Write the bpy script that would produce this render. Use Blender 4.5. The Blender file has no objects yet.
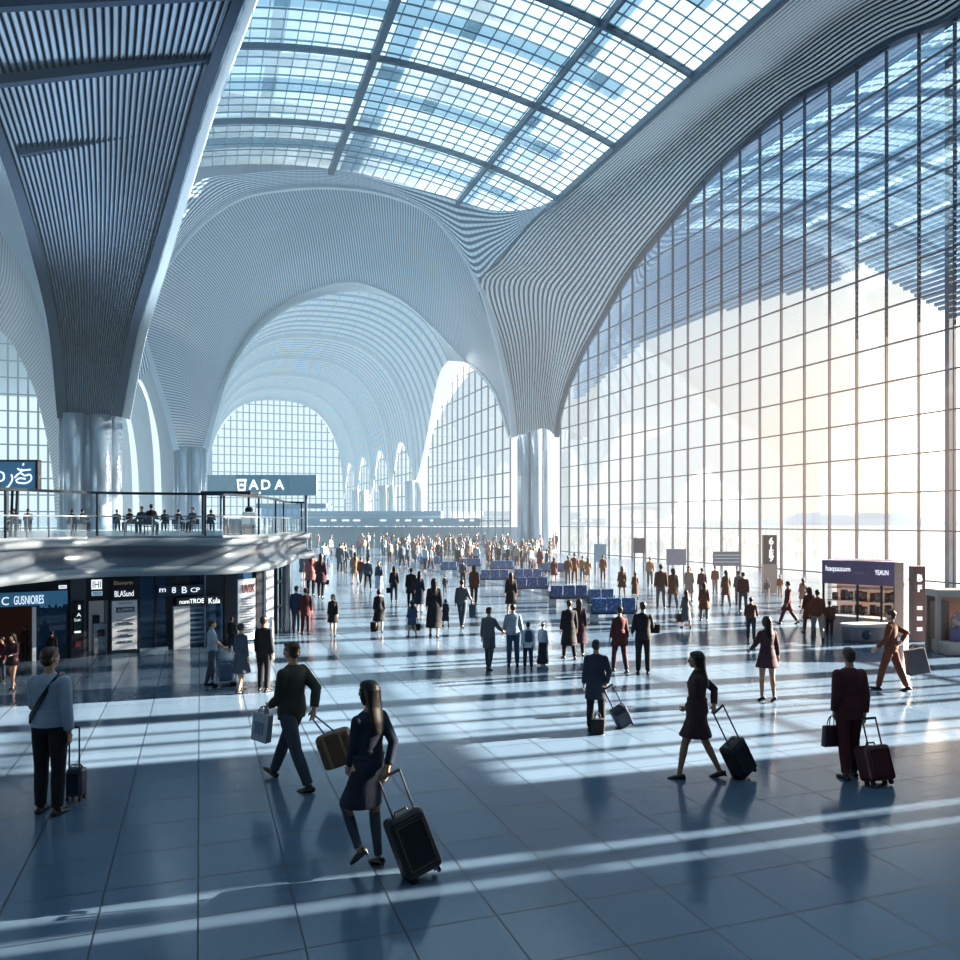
import bpy, bmesh, math, random
import numpy as np
from mathutils import Vector, Matrix, Quaternion
random.seed(7)
SC = bpy.context.scene
COL = SC.collection
PI = math.pi
# ------------------------------------------------------------------ camera model
F = 800.0; CAMH = 3.35; HZ = 522.0; YAW = math.atan(280.0/F)
CY, SY = math.cos(YAW), math.sin(YAW)
RGT = Vector((CY, -SY, 0)); FWD = Vector((SY, CY, 0)); CAM = Vector((0, 0, CAMH))
def ray(px, py): return FWD + RGT*((px-480)/F) + Vector((0, 0, (HZ-py)/F))
def pD(px, py, d): return CAM + ray(px, py)*d
def pX(px, py, X): r = ray(px, py); return CAM + r*(X/r.x)
def pY(px, py, Y): r = ray(px, py); return CAM + r*(Y/r.y)
def pZ(px, py, Z=0.0): r = ray(px, py); return CAM + r*((Z-CAMH)/r.z)
def gnd(px, py): return pZ(px, py, 0.0)
def depth(v): return (v-CAM).dot(FWD)

cam_d = bpy.data.cameras.new('camera'); cam = bpy.data.objects.new('camera', cam_d); COL.objects.link(cam)
cam.location = CAM; cam.rotation_euler = (PI/2, 0, -YAW)
cam_d.sensor_width = 36; cam_d.lens = F/960*36; cam_d.shift_y = (HZ-480)/960.0; cam_d.clip_end = 2000; cam_d.clip_start = .05
SC.camera = cam

# ------------------------------------------------------------------ materials
MATS = {}
def nodes(name):
    m = bpy.data.materials.new(name); m.use_nodes = True
    nt = m.node_tree; nt.nodes.clear()
    out = nt.nodes.new('ShaderNodeOutputMaterial')
    return m, nt, out
def N(nt, typ, **kw):
    n = nt.nodes.new('ShaderNode'+typ)
    for k, v in kw.items():
        if k.startswith('_'): n.inputs[k[1:].replace('_', ' ')].default_value = v
        else: setattr(n, k, v)
    return n
def rgba(c): return (c[0], c[1], c[2], 1.0)
def mat(name, col, rough=.5, metal=0.0, var=.12, scale=6.0, bump=0.0, spec=.5, emit=None, es=0.0, coat=0.0):
    """principled with a noise-modulated colour"""
    if name in MATS: return MATS[name]
    m, nt, out = nodes(name)
    b = N(nt, 'BsdfPrincipled', _Roughness=rough, _Metallic=metal)
    b.inputs['Specular IOR Level'].default_value = spec
    b.inputs['Coat Weight'].default_value = coat
    tc = N(nt, 'TexCoord'); nz = N(nt, 'TexNoise', _Scale=scale, _Detail=3.0)
    nt.links.new(tc.outputs['Object'], nz.inputs['Vector'])
    mx = N(nt, 'Mix', data_type='RGBA')
    mx.inputs['A'].default_value = rgba([max(0, c*(1-var)) for c in col]); mx.inputs['B'].default_value = rgba([min(1, c*(1+var)) for c in col])
    nt.links.new(nz.outputs['Fac'], mx.inputs['Factor'])
    nt.links.new(mx.outputs['Result'], b.inputs['Base Color'])
    if bump:
        bp = N(nt, 'Bump', _Strength=bump, _Distance=.01)
        nt.links.new(nz.outputs['Fac'], bp.inputs['Height']); nt.links.new(bp.outputs['Normal'], b.inputs['Normal'])
    if emit:
        b.inputs['Emission Color'].default_value = rgba(emit); b.inputs['Emission Strength'].default_value = es
    nt.links.new(b.outputs[0], out.inputs['Surface'])
    MATS[name] = m
    return m
def M(nt, op, a, b=None, c=None):
    n = N(nt, 'Math', operation=op)
    for i, v in enumerate((a, b, c)):
        if v is None: continue
        if isinstance(v, (int, float)): n.inputs[i].default_value = v
        else: nt.links.new(v, n.inputs[i])
    return n.outputs[0]
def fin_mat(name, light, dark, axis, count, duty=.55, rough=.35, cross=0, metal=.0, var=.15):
    """pale metal fins, shade of the gaps between them painted dark; fins follow the UV of the surface"""
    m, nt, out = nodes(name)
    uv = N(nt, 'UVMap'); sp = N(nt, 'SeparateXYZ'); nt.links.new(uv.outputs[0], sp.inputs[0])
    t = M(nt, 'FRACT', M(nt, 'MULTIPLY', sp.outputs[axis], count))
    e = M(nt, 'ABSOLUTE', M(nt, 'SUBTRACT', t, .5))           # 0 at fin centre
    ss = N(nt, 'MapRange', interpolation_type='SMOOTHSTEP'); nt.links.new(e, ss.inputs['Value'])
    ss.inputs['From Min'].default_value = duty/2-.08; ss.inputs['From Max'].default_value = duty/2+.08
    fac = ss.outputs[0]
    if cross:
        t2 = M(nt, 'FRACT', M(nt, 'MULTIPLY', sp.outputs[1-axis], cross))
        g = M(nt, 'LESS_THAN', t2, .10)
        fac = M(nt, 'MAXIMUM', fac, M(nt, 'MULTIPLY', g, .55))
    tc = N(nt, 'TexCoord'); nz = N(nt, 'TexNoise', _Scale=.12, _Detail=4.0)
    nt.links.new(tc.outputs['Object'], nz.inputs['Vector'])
    mx = N(nt, 'Mix', data_type='RGBA'); mx.inputs['A'].default_value = rgba(light); mx.inputs['B'].default_value = rgba(dark)  # shade in the gaps is put into the dark colour
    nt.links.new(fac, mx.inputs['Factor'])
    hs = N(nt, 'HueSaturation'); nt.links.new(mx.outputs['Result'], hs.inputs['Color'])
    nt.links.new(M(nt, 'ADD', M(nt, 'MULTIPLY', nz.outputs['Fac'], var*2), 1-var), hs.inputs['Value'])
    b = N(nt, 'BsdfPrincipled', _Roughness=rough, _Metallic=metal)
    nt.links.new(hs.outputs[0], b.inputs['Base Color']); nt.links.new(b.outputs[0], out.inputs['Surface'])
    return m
def glass_mat(name, tint=(.9, .96, 1), refl=.06, body=0.0, bodycol=(.7, .85, .95), cell=None, translucent=False):
    """clear pane: see-through, with a Fresnel reflection and optionally a milky body; cell = pane size for pane-to-pane variation"""
    m, nt, out = nodes(name)
    tr = N(nt, 'BsdfTransparent', _Color=rgba(tint)); gl = N(nt, 'BsdfGlossy', _Roughness=.03, _Color=rgba((1, 1, 1)))
    fr = N(nt, 'Fresnel', _IOR=1.45)
    k = M(nt, 'MULTIPLY', fr.outputs[0], refl/.04)
    k = M(nt, 'MINIMUM', k, .6)
    mix = N(nt, 'MixShader'); nt.links.new(k, mix.inputs[0]); nt.links.new(tr.outputs[0], mix.inputs[1]); nt.links.new(gl.outputs[0], mix.inputs[2])
    last = mix.outputs[0]
    if body > 0:
        df = N(nt, 'BsdfDiffuse', _Color=rgba(bodycol)); tl = N(nt, 'BsdfTranslucent', _Color=rgba(bodycol))
        dm = N(nt, 'MixShader'); dm.inputs[0].default_value = .75
        nt.links.new(df.outputs[0], dm.inputs[1]); nt.links.new(tl.outputs[0], dm.inputs[2])
        m2 = N(nt, 'MixShader'); nt.links.new(last, m2.inputs[1]); nt.links.new(dm.outputs[0], m2.inputs[2])
        if cell:
            uv = N(nt, 'UVMap'); vm = N(nt, 'VectorMath', operation='MULTIPLY'); vm.inputs[1].default_value = (cell[0], cell[1], 1)
            fl = N(nt, 'VectorMath', operation='FLOOR'); wn = N(nt, 'TexWhiteNoise')
            nt.links.new(uv.outputs[0], vm.inputs[0]); nt.links.new(vm.outputs[0], fl.inputs[0]); nt.links.new(fl.outputs[0], wn.inputs['Vector'])
            nz = N(nt, 'TexNoise', _Scale=3.5, _Detail=5.0); nt.links.new(uv.outputs[0], nz.inputs['Vector'])
            nz.inputs['Distortion'].default_value = 1.2
            q = M(nt, 'ADD', M(nt, 'MULTIPLY', wn.outputs['Value'], .35), M(nt, 'MULTIPLY', nz.outputs['Fac'], 1.1))
            q = M(nt, 'MULTIPLY', q, body*1.15); nt.links.new(q, m2.inputs[0])
        else: m2.inputs[0].default_value = body
        last = m2.outputs[0]
    nt.links.new(last, out.inputs['Surface'])
    return m

# ------------------------------------------------------------------ mesh helpers
class MB:
    """collects shapes into one mesh"""
    def __init__(s): s.v = []; s.f = []; s.mi = []
    def add(s, vs, fs, mi=0):
        o = len(s.v); s.v.extend([tuple(v) for v in vs]); s.f.extend([tuple(i+o for i in f) for f in fs]); s.mi.extend([mi]*len(fs)); return s
    def box(s, lo, hi, mi=0, mtx=None):
        x0, y0, z0 = lo; x1, y1, z1 = hi
        vs = [Vector(p) for p in ((x0,y0,z0),(x1,y0,z0),(x1,y1,z0),(x0,y1,z0),(x0,y0,z1),(x1,y0,z1),(x1,y1,z1),(x0,y1,z1))]
        if mtx is not None: vs = [mtx @ v for v in vs]
        return s.add(vs, [(3,2,1,0),(4,5,6,7),(0,1,5,4),(1,2,6,5),(2,3,7,6),(3,0,4,7)], mi)
    def bar(s, a, b, w, h, up=(0,0,1), mi=0):
        a = Vector(a); b = Vector(b); d = (b-a)
        if d.length < 1e-6: return s
        d.normalize(); u = Vector(up)
        if abs(d.dot(u)) > .98: u = Vector((1,0,0)) if abs(d.x) < .9 else Vector((0,1,0))
        r = d.cross(u).normalized()*(w/2); q = r.cross(d).normalized()*(h/2)
        vs = [a-r-q, a+r-q, a+r+q, a-r+q, b-r-q, b+r-q, b+r+q, b-r+q]
        return s.add(vs, [(0,1,2,3),(7,6,5,4),(0,4,5,1),(1,5,6,2),(2,6,7,3),(3,7,4,0)], mi)
    def path(s, pts, w, h, up=(0,0,1), mi=0):
        """continuous rectangular-section strip along points"""
        pts = [Vector(p) for p in pts]; n = len(pts); vs = []; fs = []
        for i, p in enumerate(pts):
            d = (pts[min(i+1, n-1)]-pts[max(i-1, 0)]).normalized(); u = Vector(up)
            r = d.cross(u); r = r.normalized() if r.length > 1e-4 else Vector((1,0,0)); q = r.cross(d).normalized()
            vs += [p-r*w/2-q*h/2, p+r*w/2-q*h/2, p+r*w/2+q*h/2, p-r*w/2+q*h/2]
        for i in range(n-1):
            o = 4*i
            for k in range(4): fs.append((o+k, o+(k+1) % 4, o+4+(k+1) % 4, o+4+k))
        fs += [(3,2,1,0), (4*n-4, 4*n-3, 4*n-2, 4*n-1)]
        return s.add(vs, fs, mi)
    def tube(s, pts, rad, n=10, mi=0, caps=True):
        """round tube; rad number or per-point list, entries may be (rx, ry)"""
        pts = [Vector(p) for p in pts]; k = len(pts); vs = []; fs = []
        ref = None
        for i, p in enumerate(pts):
            d = (pts[min(i+1, k-1)]-pts[max(i-1, 0)]).normalized()
            if ref is None:
                ref = Vector((1,0,0)) if abs(d.x) < .9 else Vector((0,1,0))
            x = (ref-d*ref.dot(d)).normalized(); ref = x; y = d.cross(x)
            r = rad[i] if isinstance(rad, (list, tuple)) else rad
            rx, ry = r if isinstance(r, (list, tuple)) else (r, r)
            for j in range(n):
                a = 2*PI*j/n; vs.append(p + x*(rx*math.cos(a)) + y*(ry*math.sin(a)))
        for i in range(k-1):
            for j in range(n):
                fs.append((i*n+j, i*n+(j+1) % n, (i+1)*n+(j+1) % n, (i+1)*n+j))
        if caps: fs += [tuple(range(n-1, -1, -1)), tuple((k-1)*n+j for j in range(n))]
        return s.add(vs, fs, mi)
    def rings(s, rs, n=20, mi=0):
        """closed skin through elliptic rings: (centre, xaxis, yaxis) with axes as scaled vectors"""
        vs = []; fs = []; k = len(rs)
        for c, ax, ay in rs:
            c = Vector(c); ax = Vector(ax); ay = Vector(ay)
            for j in range(n):
                a = 2*PI*j/n; vs.append(c+ax*math.cos(a)+ay*math.sin(a))
        for i in range(k-1):
            for j in range(n): fs.append((i*n+j, i*n+(j+1) % n, (i+1)*n+(j+1) % n, (i+1)*n+j))
        fs += [tuple(range(n-1, -1, -1)), tuple((k-1)*n+j for j in range(n))]
        return s.add(vs, fs, mi)
    def ball(s, c, r, n=14, mi=0, mtx=None):
        """ellipsoid, r a number or 3 radii, optional 3x3 rotation"""
        r = r if isinstance(r, (list, tuple)) else (r, r, r); c = Vector(c); m = max(6, n//2+1); vs = []; fs = []
        def P(i, j):
            th = PI*i/m; ph = 2*PI*j/n
            v = Vector((r[0]*math.sin(th)*math.cos(ph), r[1]*math.sin(th)*math.sin(ph), r[2]*math.cos(th)))
            return c + (mtx @ v if mtx is not None else v)
        vs.append(P(0, 0))
        for i in range(1, m):
            for j in range(n): vs.append(P(i, j))
        vs.append(P(m, 0)); L = len(vs)-1
        for j in range(n): fs.append((0, 1+j, 1+(j+1) % n)); fs.append((L, L-n+(j+1) % n, L-n+j))
        for i in range(m-2):
            for j in range(n): fs.append((1+i*n+j, 1+(i+1)*n+j, 1+(i+1)*n+(j+1) % n, 1+i*n+(j+1) % n))
        return s.add(vs, fs, mi)
    def build(s, name, m, parent=None, smooth=False, bevel=0, loc=None):
        me = bpy.data.meshes.new(name); me.from_pydata(s.v, [], s.f); me.update()
        for x in (m if isinstance(m, (list, tuple)) else [m]): me.materials.append(x)
        if len(me.materials) > 1: me.polygons.foreach_set('material_index', s.mi)
        if smooth: me.polygons.foreach_set('use_smooth', [True]*len(me.polygons))
        o = bpy.data.objects.new(name, me); COL.objects.link(o)
        if parent is not None: o.parent = parent
        if loc is not None: o.location = loc
        if bevel:
            bv = o.modifiers.new('bevel', 'BEVEL'); bv.width = bevel; bv.segments = 2; bv.limit_method = 'ANGLE'
        return o
def tag(o, label=None, cat=None, group=None, kind=None):
    if label: o['label'] = label
    if cat: o['category'] = cat
    if group: o['group'] = group
    if kind: o['kind'] = kind
    return o
def empty(name, loc=(0,0,0), rz=0.0):
    o = bpy.data.objects.new(name, None); COL.objects.link(o); o.location = loc; o.rotation_euler = (0, 0, rz); o.empty_display_size = .2
    return o
KIDS = {}
def copy_tree(o, parent=None):
    c = o.copy(); COL.objects.link(c)
    if parent is not None: c.parent = parent
    for ch in list(o.children): copy_tree(ch, c)
    return c
def catmull(pts, n):
    """n points evenly spaced by chord along a Catmull-Rom curve through pts"""
    P = [Vector(p) for p in pts]
    if len(P) == 2: return [P[0].lerp(P[1], i/(n-1)) for i in range(n)]
    P = [P[0]*2-P[1]] + P + [P[-1]*2-P[-2]]; fine = []
    for i in range(1, len(P)-2):
        for k in range(24):
            t = k/24; a, b, c, d = P[i-1], P[i], P[i+1], P[i+2]
            fine.append(.5*((2*b)+(c-a)*t+(2*a-5*b+4*c-d)*t*t+(3*b-a-3*c+d)*t**3))
    fine.append(P[-2])
    L = [0.0]
    for i in range(1, len(fine)): L.append(L[-1]+(fine[i]-fine[i-1]).length)
    out = []; j = 0
    for i in range(n):
        t = L[-1]*i/(n-1)
        while j < len(L)-2 and L[j+1] < t: j += 1
        q = (t-L[j])/max(1e-9, L[j+1]-L[j]); out.append(fine[j].lerp(fine[j+1], min(1, max(0, q))))
    return out
def loft(name, curves, m, nu=60, nv=8, flute=None, parent=None, smooth=True):
    """surface through curves (each resampled to nu points, joined across by Catmull-Rom to nv rows).
    flute=(axis, count, depth): triangular folds; axis 1 folds run along the curves, axis 0 across them."""
    if flute:
        if flute[0] == 1: nv = flute[1]*4+1
        else: nu = flute[1]*4+1
    C = [catmull(c, nu) for c in curves]
    G = np.zeros((nu, nv, 3))
    for i in range(nu):
        row = [c[i] for c in C]
        if len(row) == 2: pts = [row[0].lerp(row[1], k/(nv-1)) for k in range(nv)]
        else: pts = catmull(row, nv)
        G[i] = [tuple(p) for p in pts]
    if flute:
        du = np.gradient(G, axis=0); dv = np.gradient(G, axis=1); nn = np.cross(du, dv); nn /= np.maximum(1e-9, np.linalg.norm(nn, axis=2, keepdims=True))
        k = np.arange(nv if flute[0] == 1 else nu) % 4
        tri = np.array([0, .5, 1, .5])[k]*flute[2]
        # keep folds proportionate where the surface pinches
        sp = np.linalg.norm(dv if flute[0] == 1 else du, axis=2)*4
        amp = np.minimum(1.0, sp/ max(1e-6, np.median(sp)))
        G = G + nn*(tri[None, :, None] if flute[0] == 1 else tri[:, None, None])*amp[:, :, None]
    vs = G.reshape(-1, 3); fs = []
    for i in range(nu-1):
        for j in range(nv-1): fs.append((i*nv+j, (i+1)*nv+j, (i+1)*nv+j+1, i*nv+j+1))
    me = bpy.data.meshes.new(name); me.from_pydata(vs.tolist(), [], fs); me.update(); me.materials.append(m)
    uv = me.uv_layers.new(name='UVMap'); lv = np.zeros(len(me.loops), dtype=np.int32); me.loops.foreach_get('vertex_index', lv)
    u = (lv//nv)/(nu-1); v = (lv % nv)/(nv-1); uv.data.foreach_set('uv', np.stack([u, v], 1).astype(np.float32).ravel())
    if smooth and not flute: me.polygons.foreach_set('use_smooth', [True]*len(me.polygons))
    o = bpy.data.objects.new(name, me); COL.objects.link(o)
    if parent is not None: o.parent = parent
    return o
def text(name, body, size, m, parent, mtx, depth_=.01, align='CENTER', bold=0.0):
    """lettering turned into a mesh, lying in the XY plane of mtx"""
    cu = bpy.data.curves.new(name, 'FONT'); cu.body = body; cu.size = size; cu.extrude = depth_; cu.align_x = align; cu.align_y = 'CENTER'; cu.offset = bold; cu.resolution_u = 3
    t = bpy.data.objects.new(name+'_tmp', cu); COL.objects.link(t)
    dg = bpy.context.evaluated_depsgraph_get(); me = bpy.data.meshes.new_from_object(t.evaluated_get(dg))
    bpy.data.objects.remove(t); bpy.data.curves.remove(cu)
    me.name = name; me.transform(mtx); me.materials.clear(); me.materials.append(m)
    o = bpy.data.objects.new(name, me); COL.objects.link(o)
    if parent is not None: o.parent = parent
    return o
def basis(o, x, y):
    """4x4 with origin o, x and y axes"""
    x = Vector(x).normalized(); y = Vector(y).normalized(); z = x.cross(y).normalized()
    m = Matrix.Identity(4)
    for i, a in enumerate((x, y, z)):
        m[0][i], m[1][i], m[2][i] = a
    m.translation = Vector(o)
    return m
# ================================================================== THE HALL
WX = 35.0                                   # right-hand glass wall
m_steel = mat('dark_blue_steel', (.035, .06, .10), .4, .3)
m_mull = mat('mullion_steel', (.07, .09, .13), .4, .2)
m_pale = mat('pale_metal', (.55, .62, .68), .3, .15, scale=.4)
m_shaft = mat('column_metal', (.42, .50, .58), .22, .5, scale=.5)
m_white = mat('white_panel', (.72, .77, .80), .45)
m_glass = glass_mat('window_glass', (.94, .98, 1.0), .02)
m_roofglass = glass_mat('roof_glass', (.60, .76, .84), .04, .24, (.56, .72, .82), cell=(42, 88))
# ---- floor
def floor_mat():
    m, nt, out = nodes('polished_tile')
    tc = N(nt, 'TexCoord'); sp = N(nt, 'SeparateXYZ'); nt.links.new(tc.outputs['Object'], sp.inputs[0])
    T = .8; L = []
    for ax in (0, 1):
        a = M(nt, 'FRACT', M(nt, 'ADD', M(nt, 'DIVIDE', sp.outputs[ax], T), .52)); L.append(M(nt, 'LESS_THAN', M(nt, 'ABSOLUTE', M(nt, 'SUBTRACT', a, .5)), .009))
    ln = M(nt, 'MAXIMUM', L[0], L[1])
    vm = N(nt, 'VectorMath', operation='SCALE'); vm.inputs['Scale'].default_value = 1/T; nt.links.new(tc.outputs['Object'], vm.inputs[0])
    fl = N(nt, 'VectorMath', operation='FLOOR'); wn = N(nt, 'TexWhiteNoise'); nt.links.new(vm.outputs[0], fl.inputs[0]); nt.links.new(fl.outputs[0], wn.inputs['Vector'])
    nz = N(nt, 'TexNoise', _Scale=14.0, _Detail=4.0); nt.links.new(tc.outputs['Object'], nz.inputs['Vector'])
    f = M(nt, 'ADD', M(nt, 'MULTIPLY', wn.outputs['Value'], .5), M(nt, 'MULTIPLY', nz.outputs['Fac'], .5))
    mx = N(nt, 'Mix', data_type='RGBA'); mx.inputs['A'].default_value = rgba(FLOOR_A); mx.inputs['B'].default_value = rgba(FLOOR_B); nt.links.new(f, mx.inputs['Factor'])
    m2 = N(nt, 'Mix', data_type='RGBA'); nt.links.new(mx.outputs['Result'], m2.inputs['A']); m2.inputs['B'].default_value = rgba((.008, .013, .022)); nt.links.new(ln, m2.inputs['Factor'])
    b = N(nt, 'BsdfPrincipled', _IOR=1.6); nt.links.new(m2.outputs['Result'], b.inputs['Base Color'])
    b.inputs['Specular IOR Level'].default_value = .6
    rz = M(nt, 'ADD', M(nt, 'MULTIPLY', nz.outputs['Fac'], .10), .10); rz = M(nt, 'ADD', rz, M(nt, 'MULTIPLY', ln, .3)); nt.links.new(rz, b.inputs['Roughness'])
    bp = N(nt, 'Bump', _Strength=.02, _Distance=.01); n2 = N(nt, 'TexNoise', _Scale=.9, _Detail=1.0); nt.links.new(tc.outputs['Object'], n2.inputs['Vector'])
    nt.links.new(n2.outputs['Fac'], bp.inputs['Height']); nt.links.new(bp.outputs['Normal'], b.inputs['Normal'])
    nt.links.new(b.outputs[0], out.inputs['Surface'])
    return m
FLOOR_A = (.105, .16, .235); FLOOR_B = (.13, .195, .275)
fl = MB().add([(-70, -25, 0), (36.2, -25, 0), (36.2, 215, 0), (-70, 215, 0)], [(0, 1, 2, 3)]).build('floor', floor_mat())
tag(fl, 'polished blue-grey tiled concourse floor of the terminal hall', 'floor', kind='structure')
gr = MB().add([(36.2, -400, -.6), (900, -400, -.6), (900, 900, -.6), (36.2, 900, -.6)], [(0, 1, 2, 3)]).add([(-500, 216, -.6), (36.2, 216, -.6), (36.2, 900, -.6), (-500, 900, -.6)], [(0, 1, 2, 3)]).build('ground', mat('pale_apron', (.18, .215, .24), .8, scale=.01, var=.25))
tag(gr, 'pale hazy airfield apron seen through the glass wall', 'ground', kind='structure')
# far hills
hm = MB(); hp = []
for i in range(90):
    a = i/89; y = -300+a*1500; h = 11+5*math.sin(i*.31)+3*math.sin(i*.83+1)+2*math.sin(i*1.9)
    hp.append((860-a*120, y, h))
for i in range(89):
    a, b = hp[i], hp[i+1]; hm.add([(a[0], a[1], -1), (b[0], b[1], -1), (b[0], b[1], b[2]), (a[0], a[1], a[2])], [(3, 2, 1, 0)])
tag(hm.build('hills', mat('hazy_hills', (.70, .76, .82), .9, emit=(.80, .88, .95), es=.75)), 'pale hazy hills on the horizon beyond the glass wall', 'hills', kind='structure')  # haze over the hills is put into pale colour and emission

# ---- window wall 1: arch curve measured on the plane X = WX
def on_wall(pts): return [pX(x, y, WX) for x, y in pts]
arch_px = [(557, 437), (561, 410), (570, 382), (583, 352), (600, 322), (620, 287), (640, 258), (673, 218), (700, 186), (723, 163), (763, 127), (800, 98), (837, 77), (872, 54), (907, 35), (960, 13)]
A1 = on_wall(arch_px)
YC = A1[-1].y - 1.5                                    # mirror the arch about the last seen point -> full arch
half = [p for p in A1]
far_pts = half + [Vector((WX, 2*(YC)-p.y, p.z)) for p in reversed(half) if p.y > YC+2.5]
ARCH1 = catmull(far_pts, 160)
yy = np.array([p.y for p in ARCH1])[::-1]; zz = np.array([p.z for p in ARCH1])[::-1]
Y0, Y1 = yy[0], yy[-1]
def h1(y): return float(np.interp(y, yy, zz))
def window(name, X, ys, zs, hf, w=.08, d=.15, thick_every=0, label='', mglass=None, lo=0.0):
    fr = MB(); gl = MB()
    for k, y in enumerate(ys):
        t = hf(y)
        if t < lo+.5: continue
        ww = w*(1.0 if not thick_every or k % thick_every else 2.2)
        fr.box((X-d/2, y-ww/2, lo), (X+d/2, y+ww/2, t))
    for z in zs:
        run = None
        for y in np.linspace(ys[0], ys[-1], 240):
            ok = hf(y) >= z
            if ok and run is None: run = y
            if (not ok or y >= ys[-1]-1e-6) and run is not None:
                fr.box((X-d*.4, run, z-w*.45), (X+d*.4, y, z+w*.45)); run = None
    Y = np.linspace(ys[0], ys[-1], 90)
    for a, b in zip(Y[:-1], Y[1:]):
        ha, hb = hf(a), hf(b)
        gl.add([(X+.02, a, lo), (X+.02, b, lo), (X+.02, b, max(lo, hb)), (X+.02, a, max(lo, ha))], [(0, 1, 2, 3)])
    o = fr.build(name, m_mull); tag(o, label, 'window', kind='structure')
    gl.build('pane', mglass or m_glass, o)
    return o
SP = 2.07
ys = np.arange(Y0+.3, Y1, SP); zs = [0.35]+[2.0*k+.9 for k in range(1, 15)]
window('window_1', WX, ys, zs, h1, label='huge arched glass curtain wall with square panes on the right side')
# heavier posts, mostly added for the floor stripes, standing just outside the glass, out at the near end of the wall
# ---- roof: shallow glass barrel
RL, RR, RC = -12.0, 30.0, 12.0
def rz(x): return 35.3 - 3.3*((x-RC)/18.0)**2
RY0, RY1 = -22.0, 73.0
xs = np.linspace(RL, RR, 25)
V = []; Fc = []
nY = 2
vs = [(x, y, rz(x)+.12) for y in (RY0, RY1) for x in xs]
me = MB(); me.add(vs, [(i, 25+i, 26+i, i+1) for i in range(24)])
roof = empty('ceiling', (0, 0, 0)); tag(roof, 'vaulted glass roof with a dark steel grid over the hall', 'ceiling', kind='structure')
rg = me.build('glazing', m_roofglass, roof, smooth=True)
uv = rg.data.uv_layers.new(name='UVMap')
for lp in rg.data.loops:
    c = rg.data.vertices[lp.vertex_index].co; uv.data[lp.index].uv = ((c.x-RL)/(RR-RL), (c.y-RY0)/(RY1-RY0))
gb = MB()
for x in np.linspace(RL, RR, 43): gb.bar((x, RY0, rz(x)), (x, RY1, rz(x)), .055, .1)
y = 70.9
while y > RY0:
    gb.path([(x, y, rz(x)) for x in xs], .06, .1); y -= 1.09
gb.build('glazing_bars', mat('roof_bars', (.17, .28, .38), .5), roof)
m_rib = mat('roof_ribs', (.06, .11, .17), .45)
rb = MB()
for y in (64.3, 54.0, 43.8, 33.5, 23, 12.5, 2):
    rb.path([(x, y, rz(x)-.2) for x in xs], .2, .42)
rb.build('cross_ribs', m_rib, roof)
rb = MB()
for x, w in ((11.2, .5), (23.2, .24), (-1.5, .24), (-11.7, .4), (29.8, .3)): rb.bar((x, RY0, rz(x)-.25), (x, RY1, rz(x)-.25), w, .5)
rb.build('long_ribs', m_rib, roof)
# outer trusses that show through the glass as soft darker bands
rb = MB()
for y in (68.5, 59, 49, 38.5, 28, 18): rb.path([(x, y, rz(x)+1.9) for x in xs], 1.7, .25)
for x in (-1.5, 5, 17.5, 27): rb.bar((x, RY0, rz(x)+2.0), (x, RY1, rz(x)+2.0), 1.0, .25)
rb.build('outer_louvres', mat('outer_louvre', (.42, .58, .68), .6), roof)

# ---- band A: fluted fan between roof edge and window arch (springs from the far right pier)
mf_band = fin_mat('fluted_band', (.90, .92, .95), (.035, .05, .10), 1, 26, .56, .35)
O_px = [(514, 437), (511, 405), (499, 345), (480, 286), (500, 262), (530, 226), (560, 190)]
Oc = [pY(x, y, 77.2) for x, y in O_px[:3]]
Oc += [pY(480, 286, 76), pY(500, 262, 73.5), pY(530, 226, 69.5)]
Oc += [Vector((RR, 64.5, rz(RR)))]
for y in (58, 50, 40, 30, 20, 8): Oc.append(Vector((RR, y, rz(RR)-.1)))
inner = catmull(A1 + [Vector((WX, y, h1(y))) for y in (24, 18, 12, 8)], 200)
outer = catmull(Oc, 200)
mid = []
for a, b in zip(inner, outer):
    mid.append(a.lerp(b, .5) + Vector((.9, 0, .9)))
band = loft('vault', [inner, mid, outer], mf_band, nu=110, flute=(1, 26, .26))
tag(band, 'pale fluted fan vault sweeping up around the big arched window', 'vault', kind='structure')
edge = MB(); edge.path([p+Vector((-.05, 0, 0)) for p in inner], .35, .45, up=(1, 0, 0)); edge.path([p for p in outer], .3, .35, up=(1, 0, 0))
edge.build('edge_trim', m_steel, band)
# ---- B spandrel between rim of nave arch 1 and the roof
rim_px = [(176, 450, 78), (168, 415, 77.5), (152, 365, 77), (140, 318, 76.5), (150, 292, 76), (168, 262, 76), (200, 224, 76), (240, 197, 76), (285, 188, 76), (335, 186, 76), (385, 193, 76), (430, 212, 76), (460, 248, 76), (480, 286, 76), (497, 340, 76.5), (509, 395, 77), (514, 437, 77.2)]
RIM1 = [pY(*p) for p in rim_px]
rb_px = [p for p in rim_px[3:14]]
up_px = [(122, 400, 74), (136, 320, 72.5), (150, 262, 72.5), (172, 212, 72.6), (200, 180, 72.8), (240, 174, 73), (290, 170, 73), (335, 171, 73), (400, 185, 73), (460, 190, 73), (520, 205, 71), (545, 203, 67)]
UP1 = [pY(*p) for p in up_px[:9]] + [Vector((x, y, rz(x)+.1)) for x, y in ((22, 73), (26.5, 72), (29, 68.5), (30, 64.5))]
RIMs = [RIM1[2], RIM1[3]] + RIM1[4:14] + [pY(500, 262, 73.5), pY(530, 226, 69.5), Vector((RR, 64.5, rz(RR)-.6))]
mf_sp = fin_mat('fluted_spandrel', (.74, .82, .90), (.06, .11, .20), 1, 12, .5, .4, cross=110)
sp1 = loft('vault', [UP1, RIMs], mf_sp, nu=140, nv=24)
tag(sp1, 'lattice spandrel between the glass roof and the first nave arch', 'vault', kind='structure')
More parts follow.
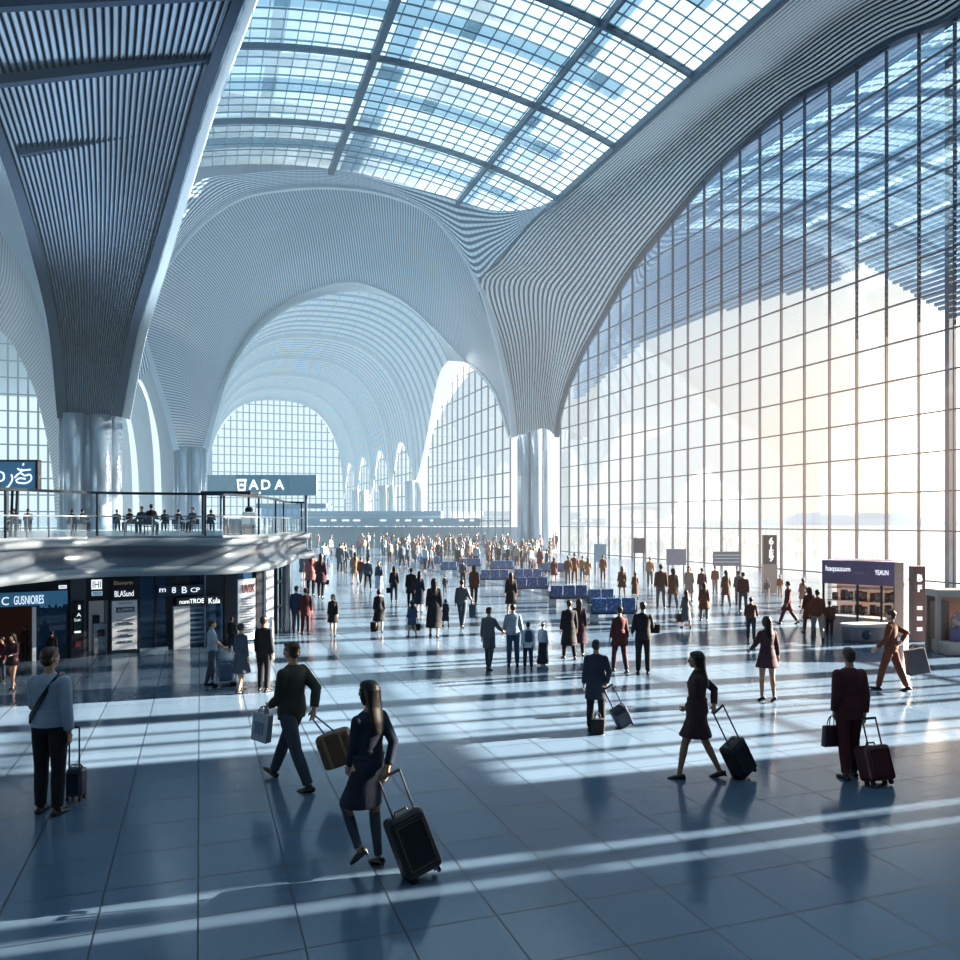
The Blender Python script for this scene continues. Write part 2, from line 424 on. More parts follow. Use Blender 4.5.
# ---- C soffit of the nave arch
c_px = [(205, 450, 82), (213, 418, 86), (224, 383, 93), (240, 350, 99), (262, 322, 103), (300, 295, 105), (350, 281, 105), (398, 297, 105), (432, 325, 105), (452, 346, 105)]
ARC2 = [pY(*p) for p in c_px] + [pX(466, 362, WX), pX(480, 372, WX), pX(497, 395, WX), pX(511, 437, WX)]
def blend(A, B, t, bulge=(0, 0, 0), n=60):
    a = catmull(A, n); b = catmull(B, n); return [p.lerp(q, t)+Vector(bulge)*math.sin(PI*i/(n-1)) for i, (p, q) in enumerate(zip(a, b))]
mf_c = fin_mat('fluted_soffit', (.44, .54, .64), (.07, .12, .20), 0, 250, .5, .4, cross=70)
cs = loft('vault', [RIM1, blend(RIM1, ARC2, .5, (0, 0, 1.2)), ARC2], mf_c, nu=400, nv=50)
tag(cs, 'deep fluted soffit of the first nave arch between two pillars', 'vault', kind='structure')
ed = MB(); ed.path(catmull(RIM1, 120), .5, .55, up=(0, 1, 0)); ed.build('edge_trim', m_pale, cs)
ed = MB(); ed.path(catmull(ARC2, 120), .55, .5, up=(0, 1, 0)); ed.build('edge_trim', m_white, cs)
# ---- D far barrel in bays, ending at the end wall
END = 205.0
def bay_vault(ya, yb, xl, xr, top, spring, sag, m, label, ribs=7):
    """barrel bay whose sides rise to a lunette between its piers"""
    KN, JN = 33, 41; vs = []; fs = []; cx = (xl+xr)/2; rx = (xr-xl)/2
    for k in range(KN):
        t = k/(KN-1); y = ya+(yb-ya)*t; r = sag*(math.cos(PI/2*t) if ya < 110 else math.sin(PI*t))/(top-spring); a0 = math.asin(min(1, r**(1/.8)))
        for j in range(JN):
            a = a0+(PI-2*a0)*j/(JN-1)
            vs.append((cx-math.copysign(abs(math.cos(a))**.75, math.cos(a))*rx, y, spring+(top-spring)*abs(math.sin(a))**.8))
    fs = [(k*JN+j, k*JN+j+1, (k+1)*JN+j+1, (k+1)*JN+j) for k in range(KN-1) for j in range(JN-1)]
    o = MB().add(vs, fs).build('vault', m, smooth=True)
    u = o.data.uv_layers.new(name='UVMap')
    for lp in o.data.loops: i = lp.vertex_index; u.data[lp.index].uv = ((i//JN)/(KN-1), (i % JN)/(JN-1))
    tag(o, label, 'vault', kind='structure')
    r = MB(); cx = (xl+xr)/2; rx = (xr-xl)/2
    pts = []
    for j in range(61):
        a = PI*j/60; pts.append((cx+math.copysign(abs(math.cos(a))**.75, -math.cos(a))*rx, yb, 9.5+(top-9.5)*abs(math.sin(a))**.8-.2))
    r.path(pts, .9, .9, up=(0, 1, 0)); r.build('rib', m_white, o)
    return [Vector(v) for v in vs[:JN]]
m_bay = fin_mat('far_vault_louvre', (.74, .80, .85), (.30, .40, .50), 0, 9, .6, .5, cross=30)
bays = [(106, 134), (134, 152), (152, 170), (170, 188), (188, 205)]
for i, (a, b) in enumerate(bays):
    first = bay_vault(a, b, 1.2, WX, 34.3, 9.5, 16.2 if i == 0 else 8.5, m_bay, ['first pale barrel vault bay behind the big nave arch', 'second pale barrel vault bay down the nave', 'third pale barrel vault bay down the nave', 'fourth pale barrel vault bay down the nave', 'last pale barrel vault bay before the arched end window'][i])
    if i == 0:
        o = loft('vault', [ARC2[:11], first], m_white, nu=80, nv=6); tag(o, 'pale collar joining the big nave arch to the first barrel bay', 'vault', kind='structure')
# end window (plane Y = END)
eo = MB(); eg = MB()
def he(x):
    t = abs((x-18.1)/17.2)
    return 9.5+(34.0-9.5)*max(0, 1-t**2.6)**.55 if t < 1 else 0
exs = np.linspace(1.2, 35, 24)
for x in exs:
    if he(x) > 1: eo.box((x-.14, END-.15, 0), (x+.14, END+.15, he(x)))
for z in np.arange(3, 34, 2.1):
    ok = [x for x in np.linspace(1, 35, 200) if he(x) >= z]
    if ok: eo.box((ok[0], END-.12, z-.11), (ok[-1], END+.12, z+.11))
X = np.linspace(1, 35, 90)
for a, b in zip(X[:-1], X[1:]): eg.add([(a, END, 0), (b, END, 0), (b, END, he(b)), (a, END, he(a))], [(0, 1, 2, 3)])
ew = eo.build('window_2', m_mull); tag(ew, 'arched glass end wall closing the far end of the nave', 'window', kind='structure'); eg.build('pane', m_glass, ew)
# window wall 2, 3.. between far right piers
w2_px = [(426, 470), (431, 440), (440, 410), (452, 383), (466, 361), (480, 371), (494, 389), (505, 412), (511, 437)]
A2 = on_wall(w2_px); a2y = np.array([p.y for p in A2])[::-1]; a2z = np.array([p.z for p in A2])[::-1]
def h2(y): return float(np.interp(y, a2y, a2z))
window('window_3', WX, np.arange(a2y[0]+.2, a2y[-1], 2.6), [0.35]+[2.9*k+.6 for k in range(1, 10)], h2, .16, label='second arched glass wall on the right beyond the first pillar')
k = 4
for (a, b) in bays[1:]:
    hb = lambda y, a=a, b=b: 9.5+8.5*math.sin(PI*min(1, max(0, (y-a)/(b-a))))
    window('window_%d' % k, WX, np.arange(a+.5, b, 3.0), [4, 8, 12, 16], hb, .2, label='narrow arched glass wall in the %s far bay on the right' % ['second', 'third', 'fourth', 'fifth'][k-4]); k += 1
# ---- pillars: clusters of round shafts
def pillar(x, y, z, r, n, rs, label, m=None):
    mb = MB()
    for k in range(n):
        a = 2*PI*k/n+.3; px, py = x+r*math.cos(a), y+r*math.sin(a)
        mb.tube([(px, py, 0), (px, py, z*.6), (px, py, z)], [rs, rs, rs*1.05], 18)
    mb.tube([(x, y, 0), (x, y, z)], r*.75, 16)
    mb.tube([(x, y, 0), (x, y, .25)], r+rs+.15, 28)
    o = mb.build('pillar', m or m_shaft, smooth=False); tag(o, label, 'pillar', kind='structure')
    for p in o.data.polygons: p.use_smooth = len(p.vertices) == 4
    return o
c = pY(534, 553, 79.5); pillar(c.x, 79.5, h1(Y1)+1.6, 1.25, 6, .62, 'tall clustered round-shaft pillar beside the big glass wall')
c = pY(190, 500, 80); pillar(c.x, 80, 10.3, 1.0, 5, .5, 'clustered pillar carrying the left end of the nave arch')
for px, Y, lb in ((415, 134, 'second clustered pillar along the right glass wall'), (388, 152, 'third clustered pillar along the right glass wall'), (360, 176, 'fourth slender pillar along the right glass wall')):
    c = pY(px, 500, Y); pillar(c.x, Y, 10.4, 1.2, 5, .55, lb, m_pale)
# ---- L1: giant left fan, a funnel opening towards the viewer
L1Y = 54.0
lc = pY(90, 490, L1Y); pillar(lc.x, L1Y, 9.8, 1.25, 5, .58, 'broad clustered pillar under the dark slatted fan on the left')
def ev(p0, p1, t): return p0+(p1-p0)*t
def fanrow(left, right, d0, d1=None, n=4):
    d1 = d0 if d1 is None else d1
    return [pD(left[0]+(right[0]-left[0])*k/(n-1), left[1]+(right[1]-left[1])*k/(n-1), d0+(d1-d0)*k/(n-1)) for k in range(n)]
rows = [fanrow((63, 418), (118, 416), 48.2), fanrow((55, 335), (134, 332), 47.3), fanrow((40, 265), (155, 262), 46.0), fanrow((18, 190), (178, 184), 44.0), fanrow((-15, 100), (206, 92), 41.5), fanrow((-60, 0), (242, -6), 38.6), fanrow((-110, -90), (275, -100), 36.5)]
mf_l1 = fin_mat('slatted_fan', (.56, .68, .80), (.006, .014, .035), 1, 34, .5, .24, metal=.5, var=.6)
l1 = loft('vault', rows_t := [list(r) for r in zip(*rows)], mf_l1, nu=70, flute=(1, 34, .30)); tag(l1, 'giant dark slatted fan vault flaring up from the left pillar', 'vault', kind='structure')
e = MB()
e.path(catmull([r[0] for r in rows], 60), .55, .5, up=(0, 1, 0)); e.path(catmull([r[-1] for r in rows], 60), .5, .6, up=(0, 1, 0)); e.build('edge_trim', m_steel, l1)
e = MB(); e.path(catmull([r[-1]+Vector((.35, .9, 0)) for r in rows], 60), .55, .35, up=(0, 1, 0)); e.path(catmull([r[0]+Vector((.1, .6, 0)) for r in rows], 60), .9, .3, up=(0, 1, 0)); e.build('edge_trim', m_pale, l1)
e = MB()
for (a, b, dd) in (((-25, 84), (213, 57), 40.6), ((-62, 8), (240, -8), 38.2), ((20, 152), (190, 125), 43.0)):
    e.bar(pD(a[0], a[1], dd+.1), pD(b[0], b[1], dd+.1), .4, .5)
e.build('cross_beam', m_steel, l1)
# back shell of the funnel so that it is solid from behind
back = [[p.lerp(r[1].lerp(r[2], .5), .14)+Vector((0, 1.0+.25*i, 0)) for p in r] for i, r in enumerate(rows)]
bo = loft('back_shell', [list(r) for r in zip(*back)], mat('fan_back', (.30, .36, .42), .5), nu=40, nv=12, parent=l1)
# ---- left aisle: dark vault, arch and end glazing
mf_al = fin_mat('aisle_soffit', (.36, .44, .54), (.08, .13, .21), 0, 90, .55, .45, cross=30)
r1 = [pY(-60, 150, 58), pY(0, 232, 58), pY(28, 280, 58), (pY(46, 335, 58)), pY(56, 400, 58), pY(60, 470, 58), pY(61, 520, 58)]
r2 = [pY(-80, 260, 84), pY(0, 330, 84), pY(20, 358, 84), pY(36, 395, 84), pY(47, 440, 84), pY(53, 480, 84), pY(55, 518, 84)]
ao = loft('vault', [r1, blend(r1, r2, .5, (.6, 0, .6)), r2], mf_al, nu=160, nv=30); tag(ao, 'dark fluted vault of the left aisle behind the slatted fan', 'vault', kind='structure')
r3 = [pY(-60, 40, 50), pY(-10, 140, 52), pY(10, 190, 54), pY(30, 250, 56), pY(48, 330, 57.5), pY(58, 410, 58)]
r0 = [pY(-100, 140, 58), pY(-30, 190, 58), pY(0, 232, 58), pY(28, 280, 58), pY(46, 335, 58), pY(56, 400, 58)]
ao = loft('vault', [r3, r0], mat('aisle_plain', (.45, .56, .66), .5), nu=60, nv=6); tag(ao, 'smooth pale-blue vault panel left of the slatted fan', 'vault', kind='structure')
ge = MB(); gg = MB(); Yg = 125.0
xa, xb = pY(-120, 400, Yg).x, pY(58, 400, Yg).x
for i in range(18):
    x = xa+(xb-xa)*i/17; ge.box((x-.12, Yg-.1, 0), (x+.12, Yg+.1, 30))
for z in np.arange(2.5, 30, 2.3): ge.box((xa, Yg-.09, z-.09), (xb, Yg+.09, z+.09))
gg.add([(xa, Yg, 0), (xb, Yg, 0), (xb, Yg, 30), (xa, Yg, 30)], [(0, 1, 2, 3)])
gw = ge.build('window_8', m_mull); tag(gw, 'glass end wall of the left aisle behind the blue sign', 'window', kind='structure'); gg.build('pane', m_glass, gw)
# arches between the two left pillars
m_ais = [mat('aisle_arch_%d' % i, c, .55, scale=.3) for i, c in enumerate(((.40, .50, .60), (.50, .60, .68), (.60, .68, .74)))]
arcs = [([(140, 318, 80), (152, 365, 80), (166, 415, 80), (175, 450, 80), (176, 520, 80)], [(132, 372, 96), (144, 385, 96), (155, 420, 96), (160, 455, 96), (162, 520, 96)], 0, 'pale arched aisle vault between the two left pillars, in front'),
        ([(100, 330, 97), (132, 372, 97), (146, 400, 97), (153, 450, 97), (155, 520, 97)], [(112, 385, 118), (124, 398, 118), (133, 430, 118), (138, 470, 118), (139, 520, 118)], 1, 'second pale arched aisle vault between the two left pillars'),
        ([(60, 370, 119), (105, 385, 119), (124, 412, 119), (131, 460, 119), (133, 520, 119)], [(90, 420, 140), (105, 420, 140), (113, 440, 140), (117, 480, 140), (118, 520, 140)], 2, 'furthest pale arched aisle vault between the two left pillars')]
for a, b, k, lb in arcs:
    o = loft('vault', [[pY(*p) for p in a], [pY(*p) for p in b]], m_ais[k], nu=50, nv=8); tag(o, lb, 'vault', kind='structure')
# ---- plain shell closing the hall behind the camera and far left
sh = MB().box((-70, -25.6, 0), (36, -25, 40)).build('wall_back', mat('shell_dark', (.10, .13, .17), .7)); tag(sh, 'dark plain wall closing the hall behind the viewer', 'wall', kind='structure')
sh = MB().box((-70.6, -25, 0), (-70, 215, 40)).build('wall_left', mat('shell_left', (.34, .42, .50), .7)); tag(sh, 'blue-grey plain wall closing the hall on the far left', 'wall', kind='structure')
ro = MB().box((-70, -22, 33), (RL-.2, 215, 33.4)).build('ceiling_left', mat('shell_top', (.30, .38, .46), .7)); tag(ro, 'opaque ceiling over the left aisle', 'ceiling', kind='structure')
o = MB().box((RL, 73.5, 41), (36, 106, 41.4)).build('ceiling_nave', mat('shell_top2', (.4, .48, .56), .7)); tag(o, 'opaque ceiling over the first nave arch', 'ceiling', kind='structure')
# unseen near end of the wall, slots shaped for the floor stripes; then piers added to stripe the floor, only the last two in view
o = MB(); last = -25
for a, b in ((5.46, 5.54), (5.92, 6.02), (8.1, 10.2), (10.4, 11.3), (11.45, 12.0), (12.1, 12.75), (13.3, 15.0)):
    o.box((WX+.9, last, 0), (WX+1.3, a, 34)); last = b
o.box((WX+.9, last, 0), (WX+1.3, 15.9, 34)); o.box((WX+.9, 8.1, 11.2), (WX+1.3, 10.2, 34)); o.box((WX+.9, 9.1, 0), (WX+1.3, 9.25, 11.2))
o = o.build('wall_right', mat('shell_dark', (.1, .13, .17))); tag(o, 'unseen solid wall near the glass wall, its slots shaped to stripe the floor', 'wall', kind='structure')
for y, w in ((18.4, .8), (21.3, .45), (23.6, .9), (26.6, .6), (29.6, .5), (30.6, .25)):
    o = MB().box((WX+.9, y-w/2, 0), (WX+1.3, y+w/2, h1(y)+1)).build('pillar_outer', m_mull); tag(o, 'flat steel pier outside the glass wall, unseen ones added to stripe the floor', 'pillar', 'outer steel piers', 'structure')
# ---- outer canopy beyond the glass wall: louvred screen with a gable-shaped lower edge; unseen near end brought low to shade the left floor
cm = MB(); CX = 41.0
low = [pX(x, y, CX) for x, y in ((585, 395), (640, 345), (700, 318), (760, 300), (830, 285), (866, 262), (910, 290), (960, 318))] + [Vector((CX, 32, 16)), Vector((CX, 25, 13.8)), Vector((CX, 14.9, 13.8)), Vector((CX, 12, 22)), Vector((CX, 0, 23))]
ly = np.array([p.y for p in low])[::-1]; lz = np.array([p.z for p in low])[::-1]
z = 14.0
while z < 36:
    run = None
    for y in np.linspace(2, 84, 300):
        ok = np.interp(y, ly, lz) <= z
        if ok and run is None: run = y
        if (not ok or y > 83.9) and run is not None:
            cm.box((CX-.1, run, z-.1), (CX+.1, y, z+.1)); run = None
    z += .31
o = cm.build('canopy', mat('outer_canopy', (.22, .33, .48), .6)); tag(o, 'blue-grey louvred sun screen outside the upper glass wall', 'sun screen', kind='structure')
# ================================================================== MEZZANINE, SHOPS, FURNITURE
m_fascia = mat('brushed_fascia', (.34, .39, .44), .38, .15, scale=.5, var=.08)
m_dark = mat('dark_panel', (.022, .028, .042), .35)
m_navy = mat('navy_panel', (.03, .06, .12), .3)
m_blue = mat('blue_sign', (.06, .17, .30), .35, emit=(.06, .20, .36), es=.35)
m_lit = mat('lit_white', (.85, .9, .92), .5, emit=(.92, .97, 1), es=.9, var=.02)
m_paper = mat('poster_white', (.72, .76, .80), .6, var=.05, emit=(.7, .8, .9), es=.08)  # faint emission added so the white reads brighter
m_ink = mat('poster_ink', (.04, .07, .16), .6)
m_rust = mat('red_ink', (.42, .10, .08), .6)
m_brown = mat('warm_interior', (.085, .040, .032), .6, emit=(.4, .16, .10), es=.03)
m_deck = mat('deck_floor', (.45, .52, .58), .25)
m_railm = mat('rail_dark', (.025, .04, .065), .35, .3)
m_bglass = glass_mat('balustrade_glass', (.80, .90, .95), .06, .10, (.6, .75, .85))
m_sglass = glass_mat('shop_glass', (.42, .60, .74), .06, .12, (.20, .34, .48))
m_silver = mat('silver', (.62, .66, .70), .25, .7, var=.05)
ZL, ZT = 2.05, 2.95
edge_px = [(-150, 612), (-60, 597), (0, 587), (60, 580.5), (110, 577), (180, 575.5), (233, 574), (268, 570), (288, 565), (299, 559)]
EDGE = catmull([pZ(x, y, 0.0+ZL) for x, y in edge_px], 60)
tail = [Vector((3.9, 29.0, ZL)), Vector((3.9, 32, ZL)), Vector((3.2, 38, ZL)), Vector((2.2, 46, ZL))]
EDGE = EDGE[:-1] + catmull([EDGE[-1]]+tail, 24)
def inset(cv, d):
    out = []
    for i, p in enumerate(cv):
        t = (cv[min(i+1, len(cv)-1)]-cv[max(i-1, 0)]); t.z = 0; t.normalize(); n = Vector((-t.y, t.x, 0)); out.append(p+n*d)
    return out
mezz = empty('mezzanine', (0, 0, 0)); tag(mezz, 'curved silver-edged mezzanine deck above the shops on the left', 'mezzanine', kind='structure')
prof = [(.02, ZL), (0, ZL+.03), (0, ZL+.16), (.05, ZL+.20), (.16, ZL+.22), (.30, ZL+.34), (.36, ZL+.48), (.36, ZL+.62), (.33, ZL+.70), (.22, ZL+.72), (.20, ZL+.76), (.20, ZT-.02), (.24, ZT)]
cvs = [[p+Vector((0, 0, z-ZL)) for p in inset(EDGE, d)] for d, z in prof]
n = len(EDGE)
for nm, k0, k1, m_ in (('lower_lip', 0, 4, m_fascia), ('fascia_panel', 4, 8, mat('fascia_dark', (.15, .185, .235), .36, .15, scale=.5, var=.08)), ('top_rim', 8, 12, m_fascia)):
    vs = [p for c in cvs[k0:k1+1] for p in c]; fs = [(k*n+i, k*n+i+1, (k+1)*n+i+1, (k+1)*n+i) for k in range(k1-k0) for i in range(n-1)]
    MB().add(vs, fs).build(nm, m_, mezz, smooth=True)
top = [p+Vector((0, 0, ZT-ZL)) for p in inset(EDGE, .24)]; bot = inset(EDGE, .02)
back = [Vector((-30, 46, 0)), Vector((-30, top[0].y, 0))]
dm = MB()
dm.add([tuple(p) for p in top]+[(v.x, v.y, ZT) for v in back], [tuple(range(n+2))])
dm.add([tuple(p) for p in bot]+[(v.x, v.y, ZL) for v in back], [tuple(range(n+1, -1, -1))])
dm.add([(2.2, 46, ZL), (-30, 46, ZL), (-30, 46, ZT), (2.2, 46, ZT)], [(0, 1, 2, 3)])
dm.build('deck', m_deck, mezz)
# balustrade
BE = [p+Vector((0, 0, ZT-ZL)) for p in inset(EDGE, .45)]
bal = MB(); bl = empty('balustrade', (0, 0, 0)); tag(bl, 'glass balustrade with dark handrail along the curved mezzanine edge', 'railing')
gz = MB(); 
for a, b in zip(BE[:-1], BE[1:]): gz.add([a+Vector((0, 0, .05)), b+Vector((0, 0, .05)), b+Vector((0, 0, .52)), a+Vector((0, 0, .52))], [(0, 1, 2, 3)])
gz.build('pane', m_bglass, bl)
MB().path([p+Vector((0, 0, .54)) for p in BE], .05, .035).build('mid_rail', m_silver, bl)
MB().path([p+Vector((0, 0, .03)) for p in BE], .06, .06).build('base_rail', m_silver, bl)
LB = [0.0]
for a, b in zip(BE[:-1], BE[1:]): LB.append(LB[-1]+(b-a).length)
def at_len(cv, L, s):
    for i in range(len(cv)-1):
        if L[i+1] >= s: return cv[i].lerp(cv[i+1], (s-L[i])/(L[i+1]-L[i]))
    return cv[-1]
end_s = LB[66]
MB().path([p+Vector((0, 0, 1.10)) for p in BE[:64]], .07, .06).build('handrail', m_railm, bl)
s = .4; k = 0
while s < LB[-1]-.5:
    p = at_len(BE, LB, s); big = k % 4 == 0 and s < LB[62]
    MB().tube([p, p+Vector((0, 0, 1.08 if big else .54))], .028 if big else .016, 8).build('post', m_railm if big else m_silver, bl); s += .62; k += 1
# ---- shop front line (ground pixels along the foot of the glass)
fr_px = [(-120, 672.8), (140, 652), (200, 647), (250, 642), (272, 637)]
FR = [gnd(x, y) for x, y in fr_px]; FRX = [x for x, y in fr_px]
def fp(px):
    """point and direction on the shop front seen at image column px"""
    for i in range(len(FR)-1):
        if FRX[i+1] >= px or i == len(FR)-2:
            a, b = FR[i], FR[i+1]; d = ray(px, 600); d.z = 0
            # intersect camera ray with the segment line in plan
            e = b-a; den = d.x*e.y-d.y*e.x; t = (a.x*e.y-a.y*e.x)/den
            return Vector((d.x*t, d.y*t, 0)), e.normalized()
def fz(px, py, out=0.0):
    p, t = fp(px); dd = depth(p); return CAMH-(py-HZ)*(dd-out)/F
def slab(mb, x0, x1, y0, y1, out=0.0, th=.06, mi=0, zlo=None, zhi=None):
    """panel on the shop front covering image columns x0..x1 and rows y0..y1"""
    a, t = fp(x0); b, _ = fp(x1); t = (b-a).normalized(); nrm = Vector((t.y, -t.x, 0))
    if nrm.dot(CAM-a) < 0: nrm = -nrm
    xm = (x0+x1)/2; z1 = fz(xm, y0) if zhi is None else zhi; z0 = fz(xm, y1) if zlo is None else zlo
    m = basis(a+nrm*out, t, Vector((0, 0, 1))); L = (b-a).length; sgn = 1 if m.col[2].xyz.dot(nrm) > 0 else -1
    mb.box((0, z0, 0 if sgn > 0 else -th), (L, z1, th if sgn > 0 else 0), mi, m); return m, L, z0, z1, sgn*th
def face_text(name, body, x0, x1, y0, y1, out, m, parent, fit=.9, bold=0.0):
    a, t = fp(x0); b, _ = fp(x1); t = (b-a).normalized(); nrm = Vector((t.y, -t.x, 0))
    if nrm.dot(CAM-a) < 0: nrm = -nrm
    xm = (x0+x1)/2; z1, z0 = fz(xm, y0), fz(xm, y1); c = (a+b)/2+nrm*out; c.z = (z0+z1)/2
    o = text(name, body, 1.0, m, parent, Matrix.Identity(4), .01, bold=bold)
    xs_ = [v.co.x for v in o.data.vertices]; ys_ = [v.co.y for v in o.data.vertices]
    W = max(xs_)-min(xs_); H = max(ys_)-min(ys_); cx, cy = (max(xs_)+min(xs_))/2, (max(ys_)+min(ys_))/2
    sx = (b-a).length*fit/W; sy = (z1-z0)*fit/H
    o.data.transform(basis(c, t, Vector((0, 0, 1))) @ Matrix.Diagonal((sx, sy, 1, 1)) @ Matrix.Translation((-cx, -cy, 0)))
    return o
def sign(name, cat, label, x0, x1, y0, y1, m, lines=(), out=.08, th=.06, group=None):
    mb = MB(); slab(mb, x0, x1, y0, y1, out, th); o = mb.build(name, m); tag(o, label, cat, group)
    for body, a, b, c, d, mm in lines: face_text('lettering', body, a, b, c, d, out+th+.012, mm, o)
    return o
# structure of the front
sf = empty('wall_shops', (0, 0, 0)); tag(sf, 'dark shop front wall under the mezzanine with glass bays', 'shop front', kind='structure')
mb = MB()
for x0, x1 in ((-120, -112), (66.5, 70), (85.5, 88.5), (108, 111), (137.5, 139.5), (154.5, 156.5), (166.5, 172), (224, 236), (255, 262.5)): slab(mb, x0, x1, 0, 0, -.1, .145, zlo=0, zhi=ZL)
slab(mb, -120, 68, 0, 0, -.05, .1, zlo=fz(30, 592), zhi=ZL)
slab(mb, 68, 262, 0, 0, -.05, .1, zlo=ZL-.12, zhi=ZL)
slab(mb, 88, 139, 0, 0, -.06, .1, zlo=fz(110, 600), zhi=ZL)
slab(mb, 168, 225, 0, 0, -.06, .08, zlo=fz(196, 605), zhi=ZL)
mb.build('frame', m_dark, sf)
mb = MB(); slab(mb, 70, 85.5, 0, 0, -.04, .2, zlo=0, zhi=ZL); mb.build('silver_panel', mat('shaded_silver', (.14, .15, .18), .35, .4), sf)  # shade put into a darker copy of the silver
mb = MB(); slab(mb, 32, 36, 607, 0, .0, .1, zlo=0); slab(mb, 173, 189, 606, 0, .02, .1, zlo=0); slab(mb, 262.5, 270, 0, 0, -.02, .15, zlo=0, zhi=ZL); mb.build('pale_pilaster', mat('pale_pilaster', (.60, .64, .68), .5, emit=(.7, .8, .9), es=.12), sf)  # faint emission added to lift the pilasters out of the shade
mb = MB()
for x0, x1 in ((36, 66.5), (139.5, 154.5), (156.5, 166.5), (190, 224), (236, 255)): slab(mb, x0, x1, 0, 0, -.02, .02, zlo=0, zhi=ZL-.1)
mb.build('pane', m_sglass, sf)
mb = MB()
for k in range(11):
    z = .12+k*.13; a = MB(); slab(mb, 190, 203.5, 0, 0, .0, .03, zlo=z, zhi=z+.05)
slab(mb, 203.5, 205, 0, 0, 0, .06, zlo=0, zhi=ZL-.1); slab(mb, 139, 167, 0, 0, .02, .12, zlo=0, zhi=.09); slab(mb, 88, 109, 0, 0, -.9, .05, zlo=0, zhi=ZL); mb.build('louvre', mat('louvre_blue', (.20, .29, .38), .4), sf)
# dim interior: back wall, side walls, warm shop; wall emission added in place of room light
p0 = fp(-120)[0]; p1 = fp(36)[0]; p2 = fp(262)[0]
q = Vector((-.15, 1, 0)).normalized()
mb = MB(); mb.add([p0+q*3.5, p1+q*3.5, p1+q*3.5+Vector((0, 0, ZL)), p0+q*3.5+Vector((0, 0, ZL))], [(0, 1, 2, 3)]); mb.build('warm_back_wall', m_brown, sf)
mb = MB(); mb.add([p1+q*2.6, p2+q*2.6, p2+q*2.6+Vector((0, 0, ZL)), p1+q*2.6+Vector((0, 0, ZL))], [(0, 1, 2, 3)]); mb.add([p1+q*.1, p1+q*3.5, p1+q*3.5+Vector((0, 0, ZL)), p1+q*.1+Vector((0, 0, ZL))], [(0, 1, 2, 3)])
p3_ = fp(137)[0]; mb.add([p3_+q*.1, p3_+q*3, p3_+q*3+Vector((0, 0, ZL)), p3_+q*.1+Vector((0, 0, ZL))], [(0, 1, 2, 3)])
mb.build('inner_back_wall', mat('inner_wall', (.10, .16, .24), .6, emit=(.14, .24, .34), es=.12), sf)
# rounded silver corner column and frames at the right-hand end
c = gnd(287, 632); o = MB().tube([(c.x, c.y, 0), (c.x, c.y, ZL)], .16, 24).build('pillar', m_silver); tag(o, 'slim silver round column at the corner of the shops under the mezzanine', 'pillar', kind='structure')
c = gnd(275, 634); c2 = gnd(281, 629); mb = MB()
for p in (c, c2, gnd(270, 637)): mb.box((p.x-.07, p.y-.07, 0), (p.x+.07, p.y+.07, ZL))
mb.bar(c+Vector((0, 0, .75)), c2+Vector((0, 0, .75)), .06, .06); mb.bar(c+Vector((0, 0, 1.5)), c2+Vector((0, 0, 1.5)), .06, .06)
o = mb.build('partition', m_dark); tag(o, 'dark open post frame at the right-hand end of the shop front', 'partition', kind='structure')
# signs
sign('shop_sign', 'sign', 'wide blue shop sign with white lettering over the warm brown shop', -60, 67, 592.5, 606.5, m_blue, [('C', 1, 9, 596, 605, m_lit), ('GUSNIORES', 12, 45, 594.5, 604, m_lit), ('AUKO', -50, -12, 596, 604, m_lit)], out=.1)
sign('name_plate', 'sign', 'tiny white plate on the dark header above the blue shop sign', 58.5, 66.5, 585, 588.5, m_lit, [('AMOD', 59, 66, 585.4, 588, m_ink)], out=.06, th=.02)
sign('hanging_sign', 'sign', 'small row of white lettering hung inside the shop window under the blue sign', 39, 64, 604, 609.5, m_navy, [('AMLE.', 40, 50, 605, 609, m_lit), ('FD', 51.5, 56, 604.6, 608.6, m_lit), ('M', 58.5, 63.5, 604.4, 608.6, m_lit)], out=-.35, th=.02)
sg = sign('pictogram_panel', 'sign', 'tall black panel with white pictograms one above the other', 71.5, 83, 600, 655, m_dark, [('i', 77, 80, 604, 609, m_lit), ('A', 75.5, 80.5, 612, 616, m_lit), ('Luc', 73.5, 80, 617, 620.5, m_lit)], out=.17, th=.03)
mb = MB(); slab(mb, 73.5, 80, 630, 632, .2, .012); mb.build('white_bar', m_lit, sg)
mb = MB(); slab(mb, 73.5, 80, 621.5, 629, .2, .012); mb.build('green_field', mat('sign_green', (.03, .10, .10), .5), sg)
mb = MB(); slab(mb, 74.5, 80, 640, 646, .2, .012); mb.build('red_field', mat('sign_red', (.16, .03, .04), .5), sg)
sign('square_sign', 'sign', 'square white sign with bold dark strokes, high on the dark shop panel', 91, 101.5, 579.5, 589, m_lit, [('IHI', 91.8, 100.8, 580.5, 588, m_navy)], out=.06, th=.02)
sign('pale_blue_sign', 'sign', 'small pale-blue sign directly under the square white sign', 91.2, 102, 591, 595.5, mat('pale_blue_sign', (.45, .66, .80), .5, emit=(.5, .75, .9), es=.4), [('TEOP', 92, 101.4, 591.6, 595, m_ink)], out=.06, th=.02)
sign('dark_name_board', 'sign', 'dark board with a tan line and a white line of lettering above the white poster', 111, 137, 578.5, 599.5, m_dark, [('Elaxnartn', 112.5, 133, 580.5, 584.5, mat('tan_ink', (.45, .35, .28), .6, emit=(.6, .45, .35), es=.2)), ('BLASund', 113, 134, 590, 596.5, m_lit)], out=.06, th=.03)
